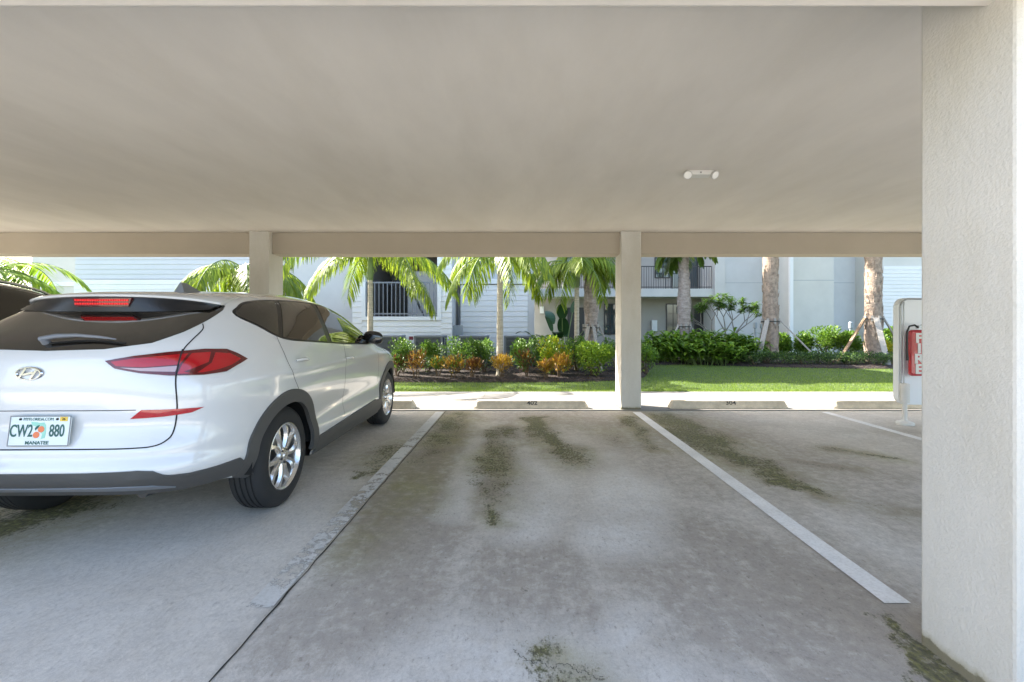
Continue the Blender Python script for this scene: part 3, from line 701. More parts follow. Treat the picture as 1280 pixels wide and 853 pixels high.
def palm(name, x, y, h, r0, r1, label, cat='palm tree', nfr=12, fl=2.0, ll=.42, lw=.034, hang=.7, seed=0, tm=None, shaft=0, lm=None, boots=False, fan=False, el=(.1, 1.1), arch=1.5, group=None, lean=(0,0), thick=None):
    rnd = random.Random(seed); o = empty(name, (x, y, 0), 0, label, cat, group); tm = tm or M_trunkp; lm = lm or M_palm
    mb = MB(); n = 40; pts = []; rs = []
    for k in range(n+1):
        t = k/n; z = h*t; pts.append(Vector((lean[0]*t*t, lean[1]*t*t, z)))
        r = r0+(r1-r0)*t+.35*r0*math.exp(-z/.12)
        if thick: r = r0*thick(t)
        rs.append(r*(1+.05*(k % 2)+rnd.uniform(-.02, .02)))
    mb.tube(pts, rs, 16)
    if boots:                                            # old leaf bases wrapped round the trunk
        for k in range(int(h*34)):
            z = rnd.uniform(.25, h-.05); a = rnd.uniform(0, 2*math.pi); t = z/h; rr = rs[int(t*n)]
            c = Vector((math.cos(a)*rr*.9+lean[0]*t*t, math.sin(a)*rr*.9+lean[1]*t*t, z)); q = Vector((math.cos(a), math.sin(a), 0)); s = Vector((-q.y, q.x, 0)); L_ = rnd.uniform(.14, .3); wd = rnd.uniform(.035, .07)
            tp = c+q*rnd.uniform(.025, .06)+Vector((0, 0, L_))+s*rnd.uniform(-.05, .05)
            mb.add([c+s*wd, c-s*wd, tp-s*wd*.4, tp+s*wd*.4, c+q*.03+s*wd*.8, c+q*.03-s*wd*.8], [(4,5,2,3),(0,4,3),(1,2,5),(0,1,5,4)])
    mb.build('trunk', tm, o, smooth=50)
    top = pts[-1]
    if shaft:
        mb = MB(); mb.tube([top-Vector((0,0,.02)), top+Vector((0,0,shaft*.25)), top+Vector((0,0,shaft*.7)), top+Vector((0,0,shaft))], [r1*1.05, r1*1.35, r1*1.15, r1*.6], 14)
        mb.build('crownshaft', M_shaft, o, smooth=60); top = top+Vector((0,0,shaft))
    mb = MB(); rc = MB()
    for k in range(nfr):
        az = 2*math.pi*k/nfr*1.0+rnd.uniform(-.25, .25); e = rnd.uniform(*el)
        frond(mb, rc, top+Vector((0,0,rnd.uniform(-.05,.05))), az, e, fl*rnd.uniform(.8, 1.1), arch*rnd.uniform(.8, 1.15), 44, ll, lw, hang, rnd)
    k0 = len(mb.f); mb.add(rc.v, rc.f, 1)
    mb.build('crown', [lm, M_shaft], o, fix=False)
    return o

def brace(x, y, r, zc, label, props, wood=None, group='timber braces propping the palms'):
    o = empty('palm_brace', (x, y, 0), 0, label, 'tree brace', group); wood = wood or M_wood
    mb = MB()
    for k in range(8):
        mb = MB(); a = 2*math.pi*k/8; c = Vector((math.cos(a), math.sin(a), 0))*(r+.02); s = Vector((-math.sin(a), math.cos(a), 0))*.035
        q = c.normalized()*.018
        vs = [c-s-q, c+s-q, c+s+q, c-s+q]; vs = [p+Vector((0,0,zc-.09)) for p in vs]+[p+Vector((0,0,zc+.09)) for p in vs]
        mb.add(vs, [(0,3,2,1),(4,5,6,7),(0,1,5,4),(1,2,6,5),(2,3,7,6),(3,0,4,7)])
        mb.build('collar_board', wood, o)
    mb = MB(); mb.lathe([(r+.042, zc-.03), (r+.046, zc-.03), (r+.046, zc+.0), (r+.042, zc)], 20); mb.build('strap', M_blackp, o, smooth=40)
    for (ax, ay, wd_, br) in props:
        mb = MB(); d = Vector((ax, ay, 0)).normalized(); a = d*(r+.03)+Vector((0,0,zc+.02)); b = Vector((ax, ay, -.03))
        t = (b-a).normalized(); s = t.cross(Vector((0,0,1))).normalized()*wd_/2; n_ = s.cross(t).normalized()*.02
        vs = [a+s+n_, a-s+n_, a-s-n_, a+s-n_, b+s+n_, b-s+n_, b-s-n_, b+s-n_]
        mb.add(vs, [(0,1,2,3),(7,6,5,4),(0,4,5,1),(1,5,6,2),(2,6,7,3),(3,7,4,0)]); mb.build('prop', M_woodb if br else wood, o, bevel=.003)
    return o

def shrub(name, x, y, rx, h, n, ls, mats, label, group=None, ry=None, seed=0, z0=.12, aspect=.45, cat='shrub', wts=None, up=.5, stems=7):
    rnd = random.Random(seed+int(x*100)); ry = ry or rx*.8; o = empty(name, (x, y, .02), 0, label, cat, group); mb = MB(); st = MB()
    cl = [(rnd.uniform(-.75,.75)*rx, rnd.uniform(-.75,.75)*ry, z0+rnd.uniform(.35, .85)*(h-z0), rnd.uniform(.30,.5)) for _ in range(9)]
    cl.append((0, 0, (h+z0)/2, .75))
    for k in range(n):
        cx, cy, cz, cr = cl[int(rnd.random()**1.3*len(cl)) % len(cl)] if rnd.random() < .8 else cl[-1]
        a = rnd.uniform(0, 2*math.pi); u = rnd.uniform(-1, 1); rr = rnd.random()**.35
        d = Vector((math.cos(a)*math.sqrt(1-u*u), math.sin(a)*math.sqrt(1-u*u), u))
        p = Vector((cx+d.x*rr*cr*rx, cy+d.y*rr*cr*ry, cz+d.z*rr*cr*(h-z0)*.75))
        p.z = min(max(p.z, .05), h*1.05)
        ld_ = (d*.7+Vector((rnd.uniform(-.6,.6), rnd.uniform(-.6,.6), up+rnd.uniform(-.3,.5))))
        mi = 0
        if wts: 
            q = rnd.random(); acc = 0
            for i_, w_ in enumerate(wts):
                acc += w_
                if q < acc: mi = i_; break
        leaf(mb, p, ld_, Vector((rnd.uniform(-.4,.4), rnd.uniform(-.4,.4), 1)), ls*rnd.uniform(.6, 1.25), ls*aspect*rnd.uniform(.7, 1.2), rnd.uniform(0, .35), mi)
    mb.build('foliage', mats, o, fix=False)
    for k in range(stems):
        a = rnd.uniform(0, 6.28); e = Vector((math.cos(a)*rx*.6, math.sin(a)*ry*.6, h*rnd.uniform(.55, .85)))
        st.tube([Vector((rnd.uniform(-.05,.05), rnd.uniform(-.05,.05), -.04)), e*.5+Vector((0,0,h*.08)), e], [.012,.009,.004], 5)
    st.build('stem', M_stem, o, smooth=60)
    return o

def strap_clump(name, x, y, h, spread, n, wd, m, label, group, seed, cat='plant'):
    rnd = random.Random(seed); o = empty(name, (x, y, .02), 0, label, cat, group); mb = MB(); st = MB()
    for k in range(n//9):
        a = rnd.uniform(0, 6.28); ln = h*rnd.uniform(.7, 1.1); r = rnd.random()**.6*spread
        b = Vector((math.cos(a)*r*.45, math.sin(a)*r*.45, -.03)); tip = Vector((math.cos(a)*r, math.sin(a)*r*.8, ln*.85)); mid = b.lerp(tip, .55)+Vector((0,0,ln*.12))
        st.tube([b, mid, tip], [.010,.009,.005], 5)
        for j in range(9):
            t = .3+.7*j/8; c = b.lerp(mid, t/.55) if t < .55 else mid.lerp(tip, (t-.55)/.45)
            az = a+(math.pi/2 if j % 2 else -math.pi/2)+rnd.uniform(-.8,.8)
            blade(mb, c, Vector((math.cos(az), math.sin(az), rnd.uniform(.3, 1.0))), rnd.uniform(.30, .5)*h/.95, wd*rnd.uniform(.8,1.2), rnd.uniform(1.0, 1.8), 0, 4)
    mb.build('foliage', m, o, fix=False); st.build('stem', M_shaft, o, smooth=60); return o

# ---- lawn, beds
def bed_edge(X):                                        # y of the front edge of the planting bed
    return np.interp(X, [-20, .8, 2.2, 3.0, 3.6, 4.3, 5.5, 7.5, 9.5, 20], [9.98, 9.98, 10.25, 10.9, 12.6, 14.4, 14.6, 13.7, 13.2, 13.0])
grid_sheet('lawn', np.linspace(-30, 30, 121), np.linspace(8.63, 30, 60), lambda X, Y: .004+.012*fbm(X*2, Y*2, 3), M_turf)
def mulch_z(X, Y):
    e = bed_edge(X); t = np.clip((Y-e)/.25, -1, 1)
    return np.where(t < 0, -.05, .02+.05*np.clip(t, 0, 1)+.035*fbm(X*14, Y*14, 21)+.02*(fbm(X*40, Y*40, 23)-.5))
ml = grid_sheet('mulch', np.arange(-11, 15, .07), np.arange(9.9, 15.6, .07), mulch_z, M_mulch, kind='stuff')
tag(ml, 'dark bark mulch covering the planting beds', 'mulch')
rnd = np.random.RandomState(3)
def scatter_tris(name, X, Y, Z, ln, wd, m, lean, label, cat):
    n = len(X); a = rnd.rand(n)*2*np.pi; b = rnd.rand(n)*2*np.pi; lx = np.cos(b)*lean*ln*rnd.rand(n); ly = np.sin(b)*lean*ln*rnd.rand(n)
    P = np.zeros((n, 3, 3), np.float32); dx, dy = np.cos(a)*wd/2, np.sin(a)*wd/2
    P[:,0] = np.stack([X-dx, Y-dy, Z], -1); P[:,1] = np.stack([X+dx, Y+dy, Z], -1); P[:,2] = np.stack([X+lx, Y+ly, Z+np.sqrt(np.maximum(ln**2-lx**2-ly**2, 1e-6))], -1)
    me = bpy.data.meshes.new(name); me.vertices.add(3*n); me.vertices.foreach_set('co', P.ravel())
    me.loops.add(3*n); me.loops.foreach_set('vertex_index', np.arange(3*n, dtype=np.int32)); me.polygons.add(n); me.polygons.foreach_set('loop_start', np.arange(0, 3*n, 3, dtype=np.int32))
    me.update(calc_edges=True); me.materials.append(m); o = bpy.data.objects.new(name, me); col.objects.link(o)
    tag(o, label, cat, kind='stuff'); return o
N = 230000
gx = rnd.uniform(-9, 13, N); gy = 8.63+rnd.rand(N)**1.5*6; keep = (gy < bed_edge(gx)+.03*rnd.randn(N)); gx, gy = gx[keep], gy[keep]
ln = rnd.uniform(.022, .055, len(gx))*(1+.3*(fbm(gx*3, gy*3, 66)-.5))
scatter_tris('grass', gx, gy, np.full(len(gx), .005), ln, rnd.uniform(.004, .009, len(gx)), M_blade, .8, 'short mown grass between the walk and the planting beds', 'grass')
N = 30000
cx = rnd.uniform(-8, 13, N); cy = 9.95+rnd.rand(N)**1.4*4.5; keep = cy > bed_edge(cx)-.02; cx, cy = cx[keep], cy[keep]
scatter_tris('bark_chips', cx, cy, .07+0*cx, rnd.uniform(.02, .05, len(cx)), rnd.uniform(.01, .025, len(cx)), M_chip, 1.0, 'loose bark chips lying on the mulch beds', 'bark')

def U(u, y): return (u-649)*y/569
# ---- palms
palm('palm_tree', U(463,11.0), 11.0, 2.38, .075, .055, 'slender green-shafted palm beside the white SUV mirror', nfr=13, fl=2.35, shaft=.65, seed=2, el=(.05,.85), arch=1.55, hang=1.1, ll=.44, lw=.026)
palm('palm_tree', U(625,10.8), 10.8, 2.55, .085, .06, 'slender pale-trunked palm with a yellow croton at its foot', nfr=12, fl=1.85, shaft=.42, seed=5, el=(.05,.85), arch=1.6, hang=1.1, ll=.40, lw=.025)
palm('palm_tree', U(721,12.2), 12.2, 2.3, .07, .06, 'slim green palm between the broad-leaved plant and the shaggy braced palm', nfr=11, fl=1.6, shaft=.6, seed=8, el=(-.1,.8), arch=1.7, hang=1.0, lw=.026)
palm('palm_tree', U(739,12.8), 12.8, 3.7, .15, .12, 'shaggy pale palm with peeling leaf bases, just left of the slim column', nfr=12, fl=1.55, seed=11, el=(-.3,1.0), arch=1.6, hang=.6, tm=M_boot, boots=True, thick=lambda t: .95+.55*math.exp(-((t-.55)/.22)**2)-.35*t)
palm('palm_tree', U(855,16.5), 16.5, 4.45, .17, .12, 'shaggy palm rising from the green ginger clump before the balcony', nfr=13, fl=1.5, seed=14, el=(-.6,1.0), arch=1.6, hang=.5, tm=M_boot, boots=True, lw=.05, lm=M_palmd, thick=lambda t: 1.1+.35*math.exp(-((t-.45)/.25)**2)-.45*t)
for k, (u, y, lab, sd) in enumerate(((963, 15.2, 'thick ringed palm trunk with grey braces beside the green ginger clump', 21), (1092, 15.0, 'thick ringed palm trunk with brown and grey braces near the white panel', 22))):
    palm('palm_tree', U(u, y), y, 6.0, .225, .215, lab, nfr=16, fl=2.6, seed=sd, tm=M_datet, boots=True, el=(-.2,1.3), arch=1.3, hang=.3, ll=.5, thick=lambda t: 1.0+.12*math.exp(-t*9)+.1*math.exp(-((t-.22)/.05)**2)*.0)
# palms at the far left, behind the cars
palm('palm_tree', -6.75, 11.2, 2.15, .09, .06, 'leafy palm showing over the white SUV roof beside the left column', nfr=16, fl=2.1, shaft=.5, seed=31, el=(-.1,.8), arch=1.7, hang=1.1, ll=.46, lw=.028)
palm('palm_tree', -13.3, 11.6, 2.7, .12, .09, 'yellowish feathery palm above the dark SUV roof at the picture edge', nfr=14, fl=2.1, seed=33, el=(-.1,.9), arch=1.5, hang=.4, ll=.38, lm=M_lime)
brace(U(739,12.8), 12.8, .20, 1.22, 'grey timber props around the shaggy palm left of the slim column', [(-.45,-.85,.09,0),(.75,-.2,.09,0),(-.1,.9,.09,0),(.12,-1.0,.09,0)])
brace(U(855,16.5), 16.5, .21, 1.25, 'grey timber props around the palm in the ginger clump', [(-.95,-.3,.09,0),(.75,-.3,.09,0),(.1,.9,.09,0)])
brace(U(963,15.2), 15.2, .245, 1.42, 'grey timber props on the thick palm beside the ginger clump', [(-.85,-.75,.14,0),(1.25,-.9,.09,0),(.0,1.1,.09,0)])
brace(U(1092,15.0), 15.0, .24, 1.50, 'brown and grey timber props on the rightmost thick palm', [(-1.15,.1,.14,1),(-.55,-1.3,.15,0),(1.0,-.35,.09,0)])

G1 = 'green shrubs along the condensers'
for k, (u, y, r, h, lab) in enumerate((
    (504, 11.5, .42, .86, 'green shrub nearest the front of the white SUV'),
    (535, 11.7, .36, .84, 'green shrub in front of the condenser under the stair opening'),
    (572, 11.5, .42, .90, 'tall green shrub below the grey utility box'),
    (605, 11.7, .40, .84, 'green shrub just left of the slender pale palm trunk'),
    (655, 11.6, .34, .84, 'green shrub just right of the slender pale palm trunk'),
    (679, 11.9, .36, .90, 'green shrub left of the lime green one'),
    (722, 11.9, .38, .90, 'green shrub at the foot of the slim green palm'),
    (772, 12.0, .40, .84, 'green shrub behind the slim column, right of the lime hedge'))):
    shrub('shrub', U(u, y), y, r, h, 1500, .085, [M_shrub], lab, G1, seed=k)
shrub('shrub', U(692,11.0), 11.0, .42, .92, 1500, .10, [M_lime, M_yel, M_shrub], 'tall lime and yellow leaved shrub behind two orange crotons', None, seed=41, wts=(.6,.25,.15), aspect=.5)
shrub('hedge', U(742,10.7), 10.7, .55, .80, 3000, .075, [M_lime, M_shrub], 'round bright lime green hedge left of the slim column', None, seed=42, wts=(.8,.2), aspect=.6)
shrub('hedge', U(806,11.6), 11.6, .36, .72, 1300, .075, [M_ging, M_shrub], 'small green hedge just right of the slim column', None, seed=43, wts=(.8,.2), aspect=.6)
G2 = 'crotons along the front of the bed'
for k, (u, y, r, h, mats, w_, lab) in enumerate((
    (497, 10.6, .20, .50, [M_crotr, M_shrub], (.5,.5), 'dull reddish croton nearest the SUV wheel'),
    (520, 10.3, .26, .62, [M_crot, M_croty, M_crotr], (.6,.2,.2), 'orange brown croton in front of the first green shrub'),
    (548, 10.7, .22, .44, [M_croty, M_shrub], (.4,.6), 'small yellow green croton between two orange ones'),
    (567, 10.3, .26, .50, [M_crot, M_croty, M_shrub], (.5,.3,.2), 'spreading orange croton under the utility box'),
    (591, 10.5, .22, .46, [M_crotr, M_crot], (.5,.5), 'dull brown orange croton left of the potted palm foot'),
    (628, 10.35, .24, .52, [M_croty, M_crot], (.8,.2), 'bright yellow orange croton at the foot of the pale palm'),
    (659, 10.5, .24, .60, [M_crotr, M_shrub, M_crot], (.4,.4,.2), 'dark red and green croton right of the pale palm'),
    (682, 10.25, .20, .44, [M_crot, M_croty], (.6,.4), 'low orange croton, left one of the pair by the lime hedge'),
    (700, 10.5, .22, .54, [M_crot, M_croty], (.5,.5), 'taller orange croton, right one of the pair by the lime hedge'))):
    shrub('croton', U(u, y), y, r, h, 330, .13, mats, lab, G2, seed=50+k, wts=w_, aspect=.28, up=.9, z0=.16, stems=6)
# broad-leaved plant
bp = empty('broad_leaf_plant', (U(703,14.0), 14.0, 0), 0, 'large dark plant with paddle leaves before the taupe wall', 'plant')
rb = random.Random(9); mb = MB(); st = MB()
for k in range(26):
    a = rb.uniform(-.3, 6.6); e = rb.uniform(.35, 1.35); L_ = rb.uniform(.7, 1.65); d = Vector((math.cos(a)*math.cos(e), math.sin(a)*math.cos(e)*.6, math.sin(e)))
    p0 = Vector((rb.uniform(-.2,.2), rb.uniform(-.1,.1), .1)); p1 = p0+d*L_; st.tube([p0, p0.lerp(p1, .5)+Vector((0,0,.05)), p1], [.025,.018,.010], 6)
    blade(mb, p1, (d+Vector((0,0,-.15))), rb.uniform(.5, .8), rb.uniform(.20, .30), rb.uniform(.9, 1.7), 0, 6)
mb.build('foliage', M_bop, bp, fix=False); st.build('stem', M_shaft, bp, smooth=60)
# ginger clump
for k, (u, y, h, s) in enumerate(((815,15.4,.80,.8),(838,15.8,1.05,.9),(862,15.2,1.10,.9),(880,14.6,.85,.9),(893,15.6,1.15,.9),(918,15.2,1.0,.9),(905,14.5,.70,.8),(932,15.0,.75,.7),(848,14.9,.80,.8),(828,15.0,.6,.7))):
    strap_clump('ginger_plant', U(u, y), y, h, s, 330, .075, M_ging, 'arching bright green ginger, part of the clump in front of the balcony', 'ginger plants in the big clump', 60+k)
# low rounded shrubs on the right
G3 = 'low rounded shrubs edging the right bed'
low = [(944,14.0),(958,14.3),(975,14.0),(990,14.35),(1004,13.9),(1022,14.2),(1038,13.85),(1054,14.15),(1068,13.8),(1084,14.1),(1101,13.7),(1116,14.0),(922,14.3)]
for k, (u, y) in enumerate(low):
    shrub('low_shrub', U(u, y), y, .34, .42, 1000, .055, [M_low, M_shrub], 'low rounded grey green shrub in the row edging the right bed', G3, seed=80+k, wts=(.7,.3), aspect=.5, z0=.05)
for k, (u, y, r, h, lab) in enumerate(((1031,16.2,.8,1.15,'wide leafy green shrub between the two thick palms'),(1003,16.4,.45,.95,'mid green shrub right of the first thick palm'),(1060,16.2,.5,.95,'mid green shrub left of the brown brace'),(1113,15.9,.5,1.1,'mid green shrub right of the rightmost thick palm'),(980,16.2,.35,.9,'narrow green shrub beside the thick palm and downspout'))):
    shrub('shrub', U(u, y), y, r, h, 2200, .12, [M_shrub, M_ging], lab, None, seed=100+k, wts=(.6,.4), aspect=.5)
shrub('flowering_shrub', U(1107,14.9), 14.9, .30, .70, 500, .10, [M_pent, M_lime], 'small bright yellow shrub beside the rightmost thick palm', None, seed=120, wts=(.7,.3), aspect=.5)
# open little tree
def small_tree(x, y, label):
    rb = random.Random(4); o = empty('small_tree', (x, y, 0), 0, label, 'tree'); tb = MB(); mb = MB()
    def grow(p, d, ln, r, dep):
        q = p+d*ln; tb.tube([p, p.lerp(q, .5)+Vector((rb.uniform(-.02,.02), 0, 0)), q], [r, r*.85, r*.7], 6)
        if dep == 0:
            for k in range(52):
                a = rb.uniform(0, 6.28); u = Vector((math.cos(a), math.sin(a), rb.uniform(-.1, .9)))
                leaf(mb, q+d*rb.uniform(-.28, .06), u, Vector((0,0,1)), rb.uniform(.15,.26), rb.uniform(.05,.08), .35)
            return
        for k in range(2 if dep < 3 else 3):
            a = rb.uniform(0, 6.28); grow(q, (d+Vector((math.cos(a), math.sin(a)*.6, rb.uniform(.0,.5)))*.75).normalized(), ln*rb.uniform(.68,.9), r*.68, dep-1)
    for a in (-.55, .1, .6): grow(Vector((a*.1, 0, .3)), Vector((a, .1, 1)).normalized(), .75, .035, 3)
    tb.tube([(0,0,0),(0,0,.35)], [.06,.05], 8)
    tb.build('trunk', M_stemg, o, smooth=60); mb.build('crown', M_shrub, o, fix=False)
small_tree(U(905,17.2), 17.2, 'open branching small tree with leaf tufts before the blue wall')
# ---------------------------------------------------------------- cars
def smooth_interp(x, xs, ys):
    """monotone-ish cubic through the given points"""
    xs = np.array(xs, float); ys = np.array(ys, float)
    d = np.gradient(ys, xs); x = np.clip(x, xs[0], xs[-1])
    i = np.clip(np.searchsorted(xs, x)-1, 0, len(xs)-2)
    h = xs[i+1]-xs[i]; t = (x-xs[i])/h
    return ((2*t**3-3*t**2+1)*ys[i]+(t**3-2*t**2+t)*h*d[i]+(-2*t**3+3*t**2)*ys[i+1]+(t**3-t**2)*h*d[i+1])

YR = ([.22,.30,.36,.42,.48,.55,.62,.66,.72,.80,.90,1.0,1.08,1.14,1.2,1.27,1.34,1.38,1.43,1.47,1.50,1.525,1.54,1.55],
      [.16,.08,.03,.00,.00,.02,.03,.05,.07,.065,.06,.07,.09,.135,.21,.335,.465,.53,.62,.78,1.0,1.32,1.62,1.9])
YF = ([.22,.30,.40,.60,.75,.85,.92,.97,1.01,1.05,1.12,1.2,1.3,1.4,1.46,1.50,1.525,1.54,1.55],
      [4.30,4.40,4.44,4.45,4.41,4.28,4.02,3.74,3.5,3.38,3.26,3.11,2.9,2.66,2.48,2.32,2.2,2.1,2.0])
WW = ([.22,.30,.40,.52,.62,.74,.86,.94,1.0,1.06,1.14,1.22,1.3,1.38,1.43,1.47,1.50,1.525,1.54,1.55],
      [.86,.895,.91,.905,.908,.915,.92,.918,.905,.885,.85,.81,.765,.72,.685,.63,.54,.42,.28,.08])
EXR = ([.22,.6,.8,1.0,1.2,1.38,1.46,1.55],[5.5,5.5,5.5,5.0,5.0,4.8,3.2,2.2])
EXF = ([.22,.6,.9,1.0,1.2,1.38,1.46,1.55],[4.5,4.5,5,5,4.2,3.8,3,2.2])

def car_body_mesh(H=1.0, wide=1.0):
    zs = list(np.linspace(.22, 1.0, 56))+list(np.linspace(1.014, 1.42, 30))+list(np.linspace(1.43, 1.549, 22))
    N = 420; V = []; F = []
    for z in zs:
        yr = float(smooth_interp(z, *YR)); yf = float(smooth_interp(z, *YF)); ww = float(smooth_interp(z, *WW))
        er = float(smooth_interp(z, *EXR)); ef = float(smooth_interp(z, *EXF))
        k = min(1, max(0, (z-1.0)/.5)); ym = 2.2*(1-k)+.5*(yr+yf)*k
        for i in range(N):
            a = 2*math.pi*(i+.5)/N; c, s_ = math.cos(a), math.sin(a)
            n = er if s_ < 0 else ef
            r = (abs(c)**n+abs(s_)**n)**(-1/n)
            x = ww*r*c; y = ym+(ym-yr if s_ < 0 else yf-ym)*r*s_
            # door hollow and shoulder crease
            sw = math.exp(-((y-2.15)/1.0)**4)
            f = 1-.022*math.exp(-((z-.56)/.11)**2)*sw+.008*math.exp(-((z-.93)/.035)**2)*math.exp(-((y-2.2)/1.9)**6)
            # haunches over the wheels
            for wy in (.89, 3.53):
                f += .012*math.exp(-((y-wy)/.5)**2)*math.exp(-((z-.72)/.2)**2)
            x *= f
            zl = .22
            if y < .8: t = min(1, (.8-y)/.45); t = t*t*(3-2*t); zl = .22+.13*t
            zz = z if z > .6 else zl+(z-.22)*(.6-zl)/(.6-.22)
            V.append((x*wide, y, zz*H))
    for j in range(len(zs)-1):
        for i in range(N):
            i2 = (i+1) % N
            F.append((j*N+i, j*N+i2, (j+1)*N+i2, (j+1)*N+i))
    V.append((0, .5*(1.9+2.0), 1.55*H)); t = len(V)-1
    k0 = len(V); V += [(x*.66, 2.2+(y-2.2)*.985, z) for x, y, z in V[:N]]; V.append((0, 2.2, .22*H)); b = len(V)-1
    L = len(zs)-1
    for i in range(N):
        i2 = (i+1) % N
        F.append((i2, i, k0+i, k0+i2)); F.append((b, k0+i2, k0+i)); F.append((t, L*N+i, L*N+i2))
    return V, F
CAR_LOC = (-2.50, 2.29, 0); CAR_YAW = math.radians(1.1)
M_white_paint = mat('white_car_paint', (.67,.67,.67), .18, spec=.5, coat=1.0)
M_black_paint = mat('black_car_paint', (.035,.028,.022), .25, coat=1.0)
M_glass = mat('tinted_glass', (.016,.013,.010), .02, spec=.6, coat=.5)
M_gloss_black = mat('gloss_black_trim', (.008,.008,.009), .08, coat=1.0)
M_trim = mat('window_trim', (.010,.010,.011), .28)
M_clad = mat('grey_plastic_cladding', (.075,.073,.07), .55, bump=.15, bscale=700, bdist=.001)
M_skid = mat('silver_plastic', (.22,.23,.25), .4, metal=.3)
M_dark = mat('dark_void', (.006,.006,.006), .9)
M_gap_crease = mat('gap_and_crease_shade', (.012,.012,.014), .8)
M_red = mat('red_lamp_lens', (.40,.003,.008), .1, coat=1.0)
M_dred = mat('dark_red_lens', (.10,.002,.004), .12, coat=1.0)
M_ltred = mat('clear_lamp_lens', (.45,.30,.29), .12, coat=1.0, metal=.3)
M_led = mat('lit_red_led', (.6,.005,.008), .3, emit=(1,.01,.015), estr=.08)
M_chrome = mat('chrome', (.55,.56,.58), .12, metal=1)
M_alloy = mat('machined_alloy', (.72,.71,.70), .2, metal=.85)
M_tyre = mat('tyre_rubber', (.022,.022,.023), .75, bump=.1, bscale=200, bdist=.001)
M_barrel = mat('rim_barrel', (.05,.05,.052), .45, metal=.5)
M_disc = mat('brake_disc', (.25,.24,.23), .35, metal=1)
M_wiper = mat('wiper_plastic', (.17,.18,.20), .35)
M_plate = mat('plate_white', (.70,.76,.76), .4)
M_pgreen = mat('plate_green_ink', (.015,.10,.085), .5)
M_pmint = mat('plate_mint', (.30,.62,.50), .5)
M_orange = mat('plate_orange_fruit', (.75,.20,.08), .5)
M_yellow = mat('sticker_yellow', (.75,.50,.07), .5)

def catmull(pts, n=6, closed=True):
    P = [Vector(p) for p in pts]; out = []; L = len(P)
    for i in range(L if closed else L-1):
        p0 = P[(i-1) % L] if closed or i > 0 else P[i]; p1 = P[i]; p2 = P[(i+1) % L]
        p3 = P[(i+2) % L] if closed or i+2 < L else P[i+1]
        for k in range(n):
            t = k/n
            out.append(.5*((2*p1)+(-p0+p2)*t+(2*p0-5*p1+4*p2-p3)*t*t+(-p0+3*p1-3*p2+p3)*t**3))
    if not closed: out.append(P[-1])
    return out

class Proj:
    """maps a flat (s, t) sheet onto the body skin, from the side, from behind or wrapped round the tail"""
    CY = 1.3
    def __init__(s, bvh, mode, sx=1): s.b = bvh; s.mode = mode; s.sx = sx
    def flat(s, p):
        x, y, z = p
        if s.mode == 'side': return (y, z)
        if s.mode == 'front': return (x, z)
        if s.mode == 'rear': return (x, z)
        if s.mode == 'top': return (x, y)
        return (math.atan2(x, s.CY-y)*1.1, z)
    def hit(s, q):
        a, b = q
        if s.mode == 'side': o, d = Vector((2.5*s.sx, a, b)), Vector((-s.sx, 0, 0))
        elif s.mode == 'rear': o, d = Vector((a*s.sx, -2, b)), Vector((0, 1, 0))
        elif s.mode == 'front': o, d = Vector((a*s.sx, 7, b)), Vector((0, -1, 0))
        elif s.mode == 'top': o, d = Vector((a*s.sx, b, 4)), Vector((0, 0, -1))
        else:
            th = a/1.1; d = Vector((-math.sin(th)*s.sx, math.cos(th), 0)); o = Vector((0, s.CY, b))-d*4
        loc, n, i, dist = s.b.ray_cast(o, d)
        if loc is None or (s.mode != 'top' and n.dot(d) > -.02):
            loc, n, i, dist = s.b.find_nearest(o+d*(1.6 if s.mode == 'side' else (6 if s.mode=='top' else 2.2)) if loc is None else loc)
        if n.dot(d) > 0: n = -n
        return loc, n

def shell(name, proj, outline, m, parent, off=.003, depth=.006, grid=.03, flat_in=False, scale=1.0):
    pts = [Vector((*(p if flat_in else proj.flat(p)), 0)) for p in outline]
    bm = bmesh.new()
    f = bm.faces.new([bm.verts.new(p) for p in pts])
    bmesh.ops.triangulate(bm, faces=[f])
    xs = [p.x for p in pts]; ys = [p.y for p in pts]
    for ax, (lo_, hi_) in ((0, (min(xs), max(xs))), (1, (min(ys), max(ys)))):
        k = lo_+grid
        while k < hi_:
            co = Vector((k, 0, 0)) if ax == 0 else Vector((0, k, 0)); no = Vector((1, 0, 0)) if ax == 0 else Vector((0, 1, 0))
            bmesh.ops.bisect_plane(bm, geom=bm.verts[:]+bm.edges[:]+bm.faces[:], plane_co=co, plane_no=no, dist=1e-5)
            k += grid
    bmesh.ops.recalc_face_normals(bm, faces=bm.faces)
    bm.verts.index_update()
    top = []; bot = []
    for v in bm.verts:
        loc, n = proj.hit((v.co.x, v.co.y)); top.append(loc+n*off); bot.append(loc+n*(off-depth))
    fs = [tuple(v.index for v in f.verts) for f in bm.faces]
    be = [(e.link_loops[0].vert.index, e.link_loops[0].link_loop_next.vert.index) for e in bm.edges if len(e.link_loops) == 1]
    n = len(top); bm.free()
    fs += [(b, a, a+n, b+n) for a, b in be]
    mb = MB(); mb.add(top+bot, fs)
    return mb.build(name, m, parent, smooth=40)

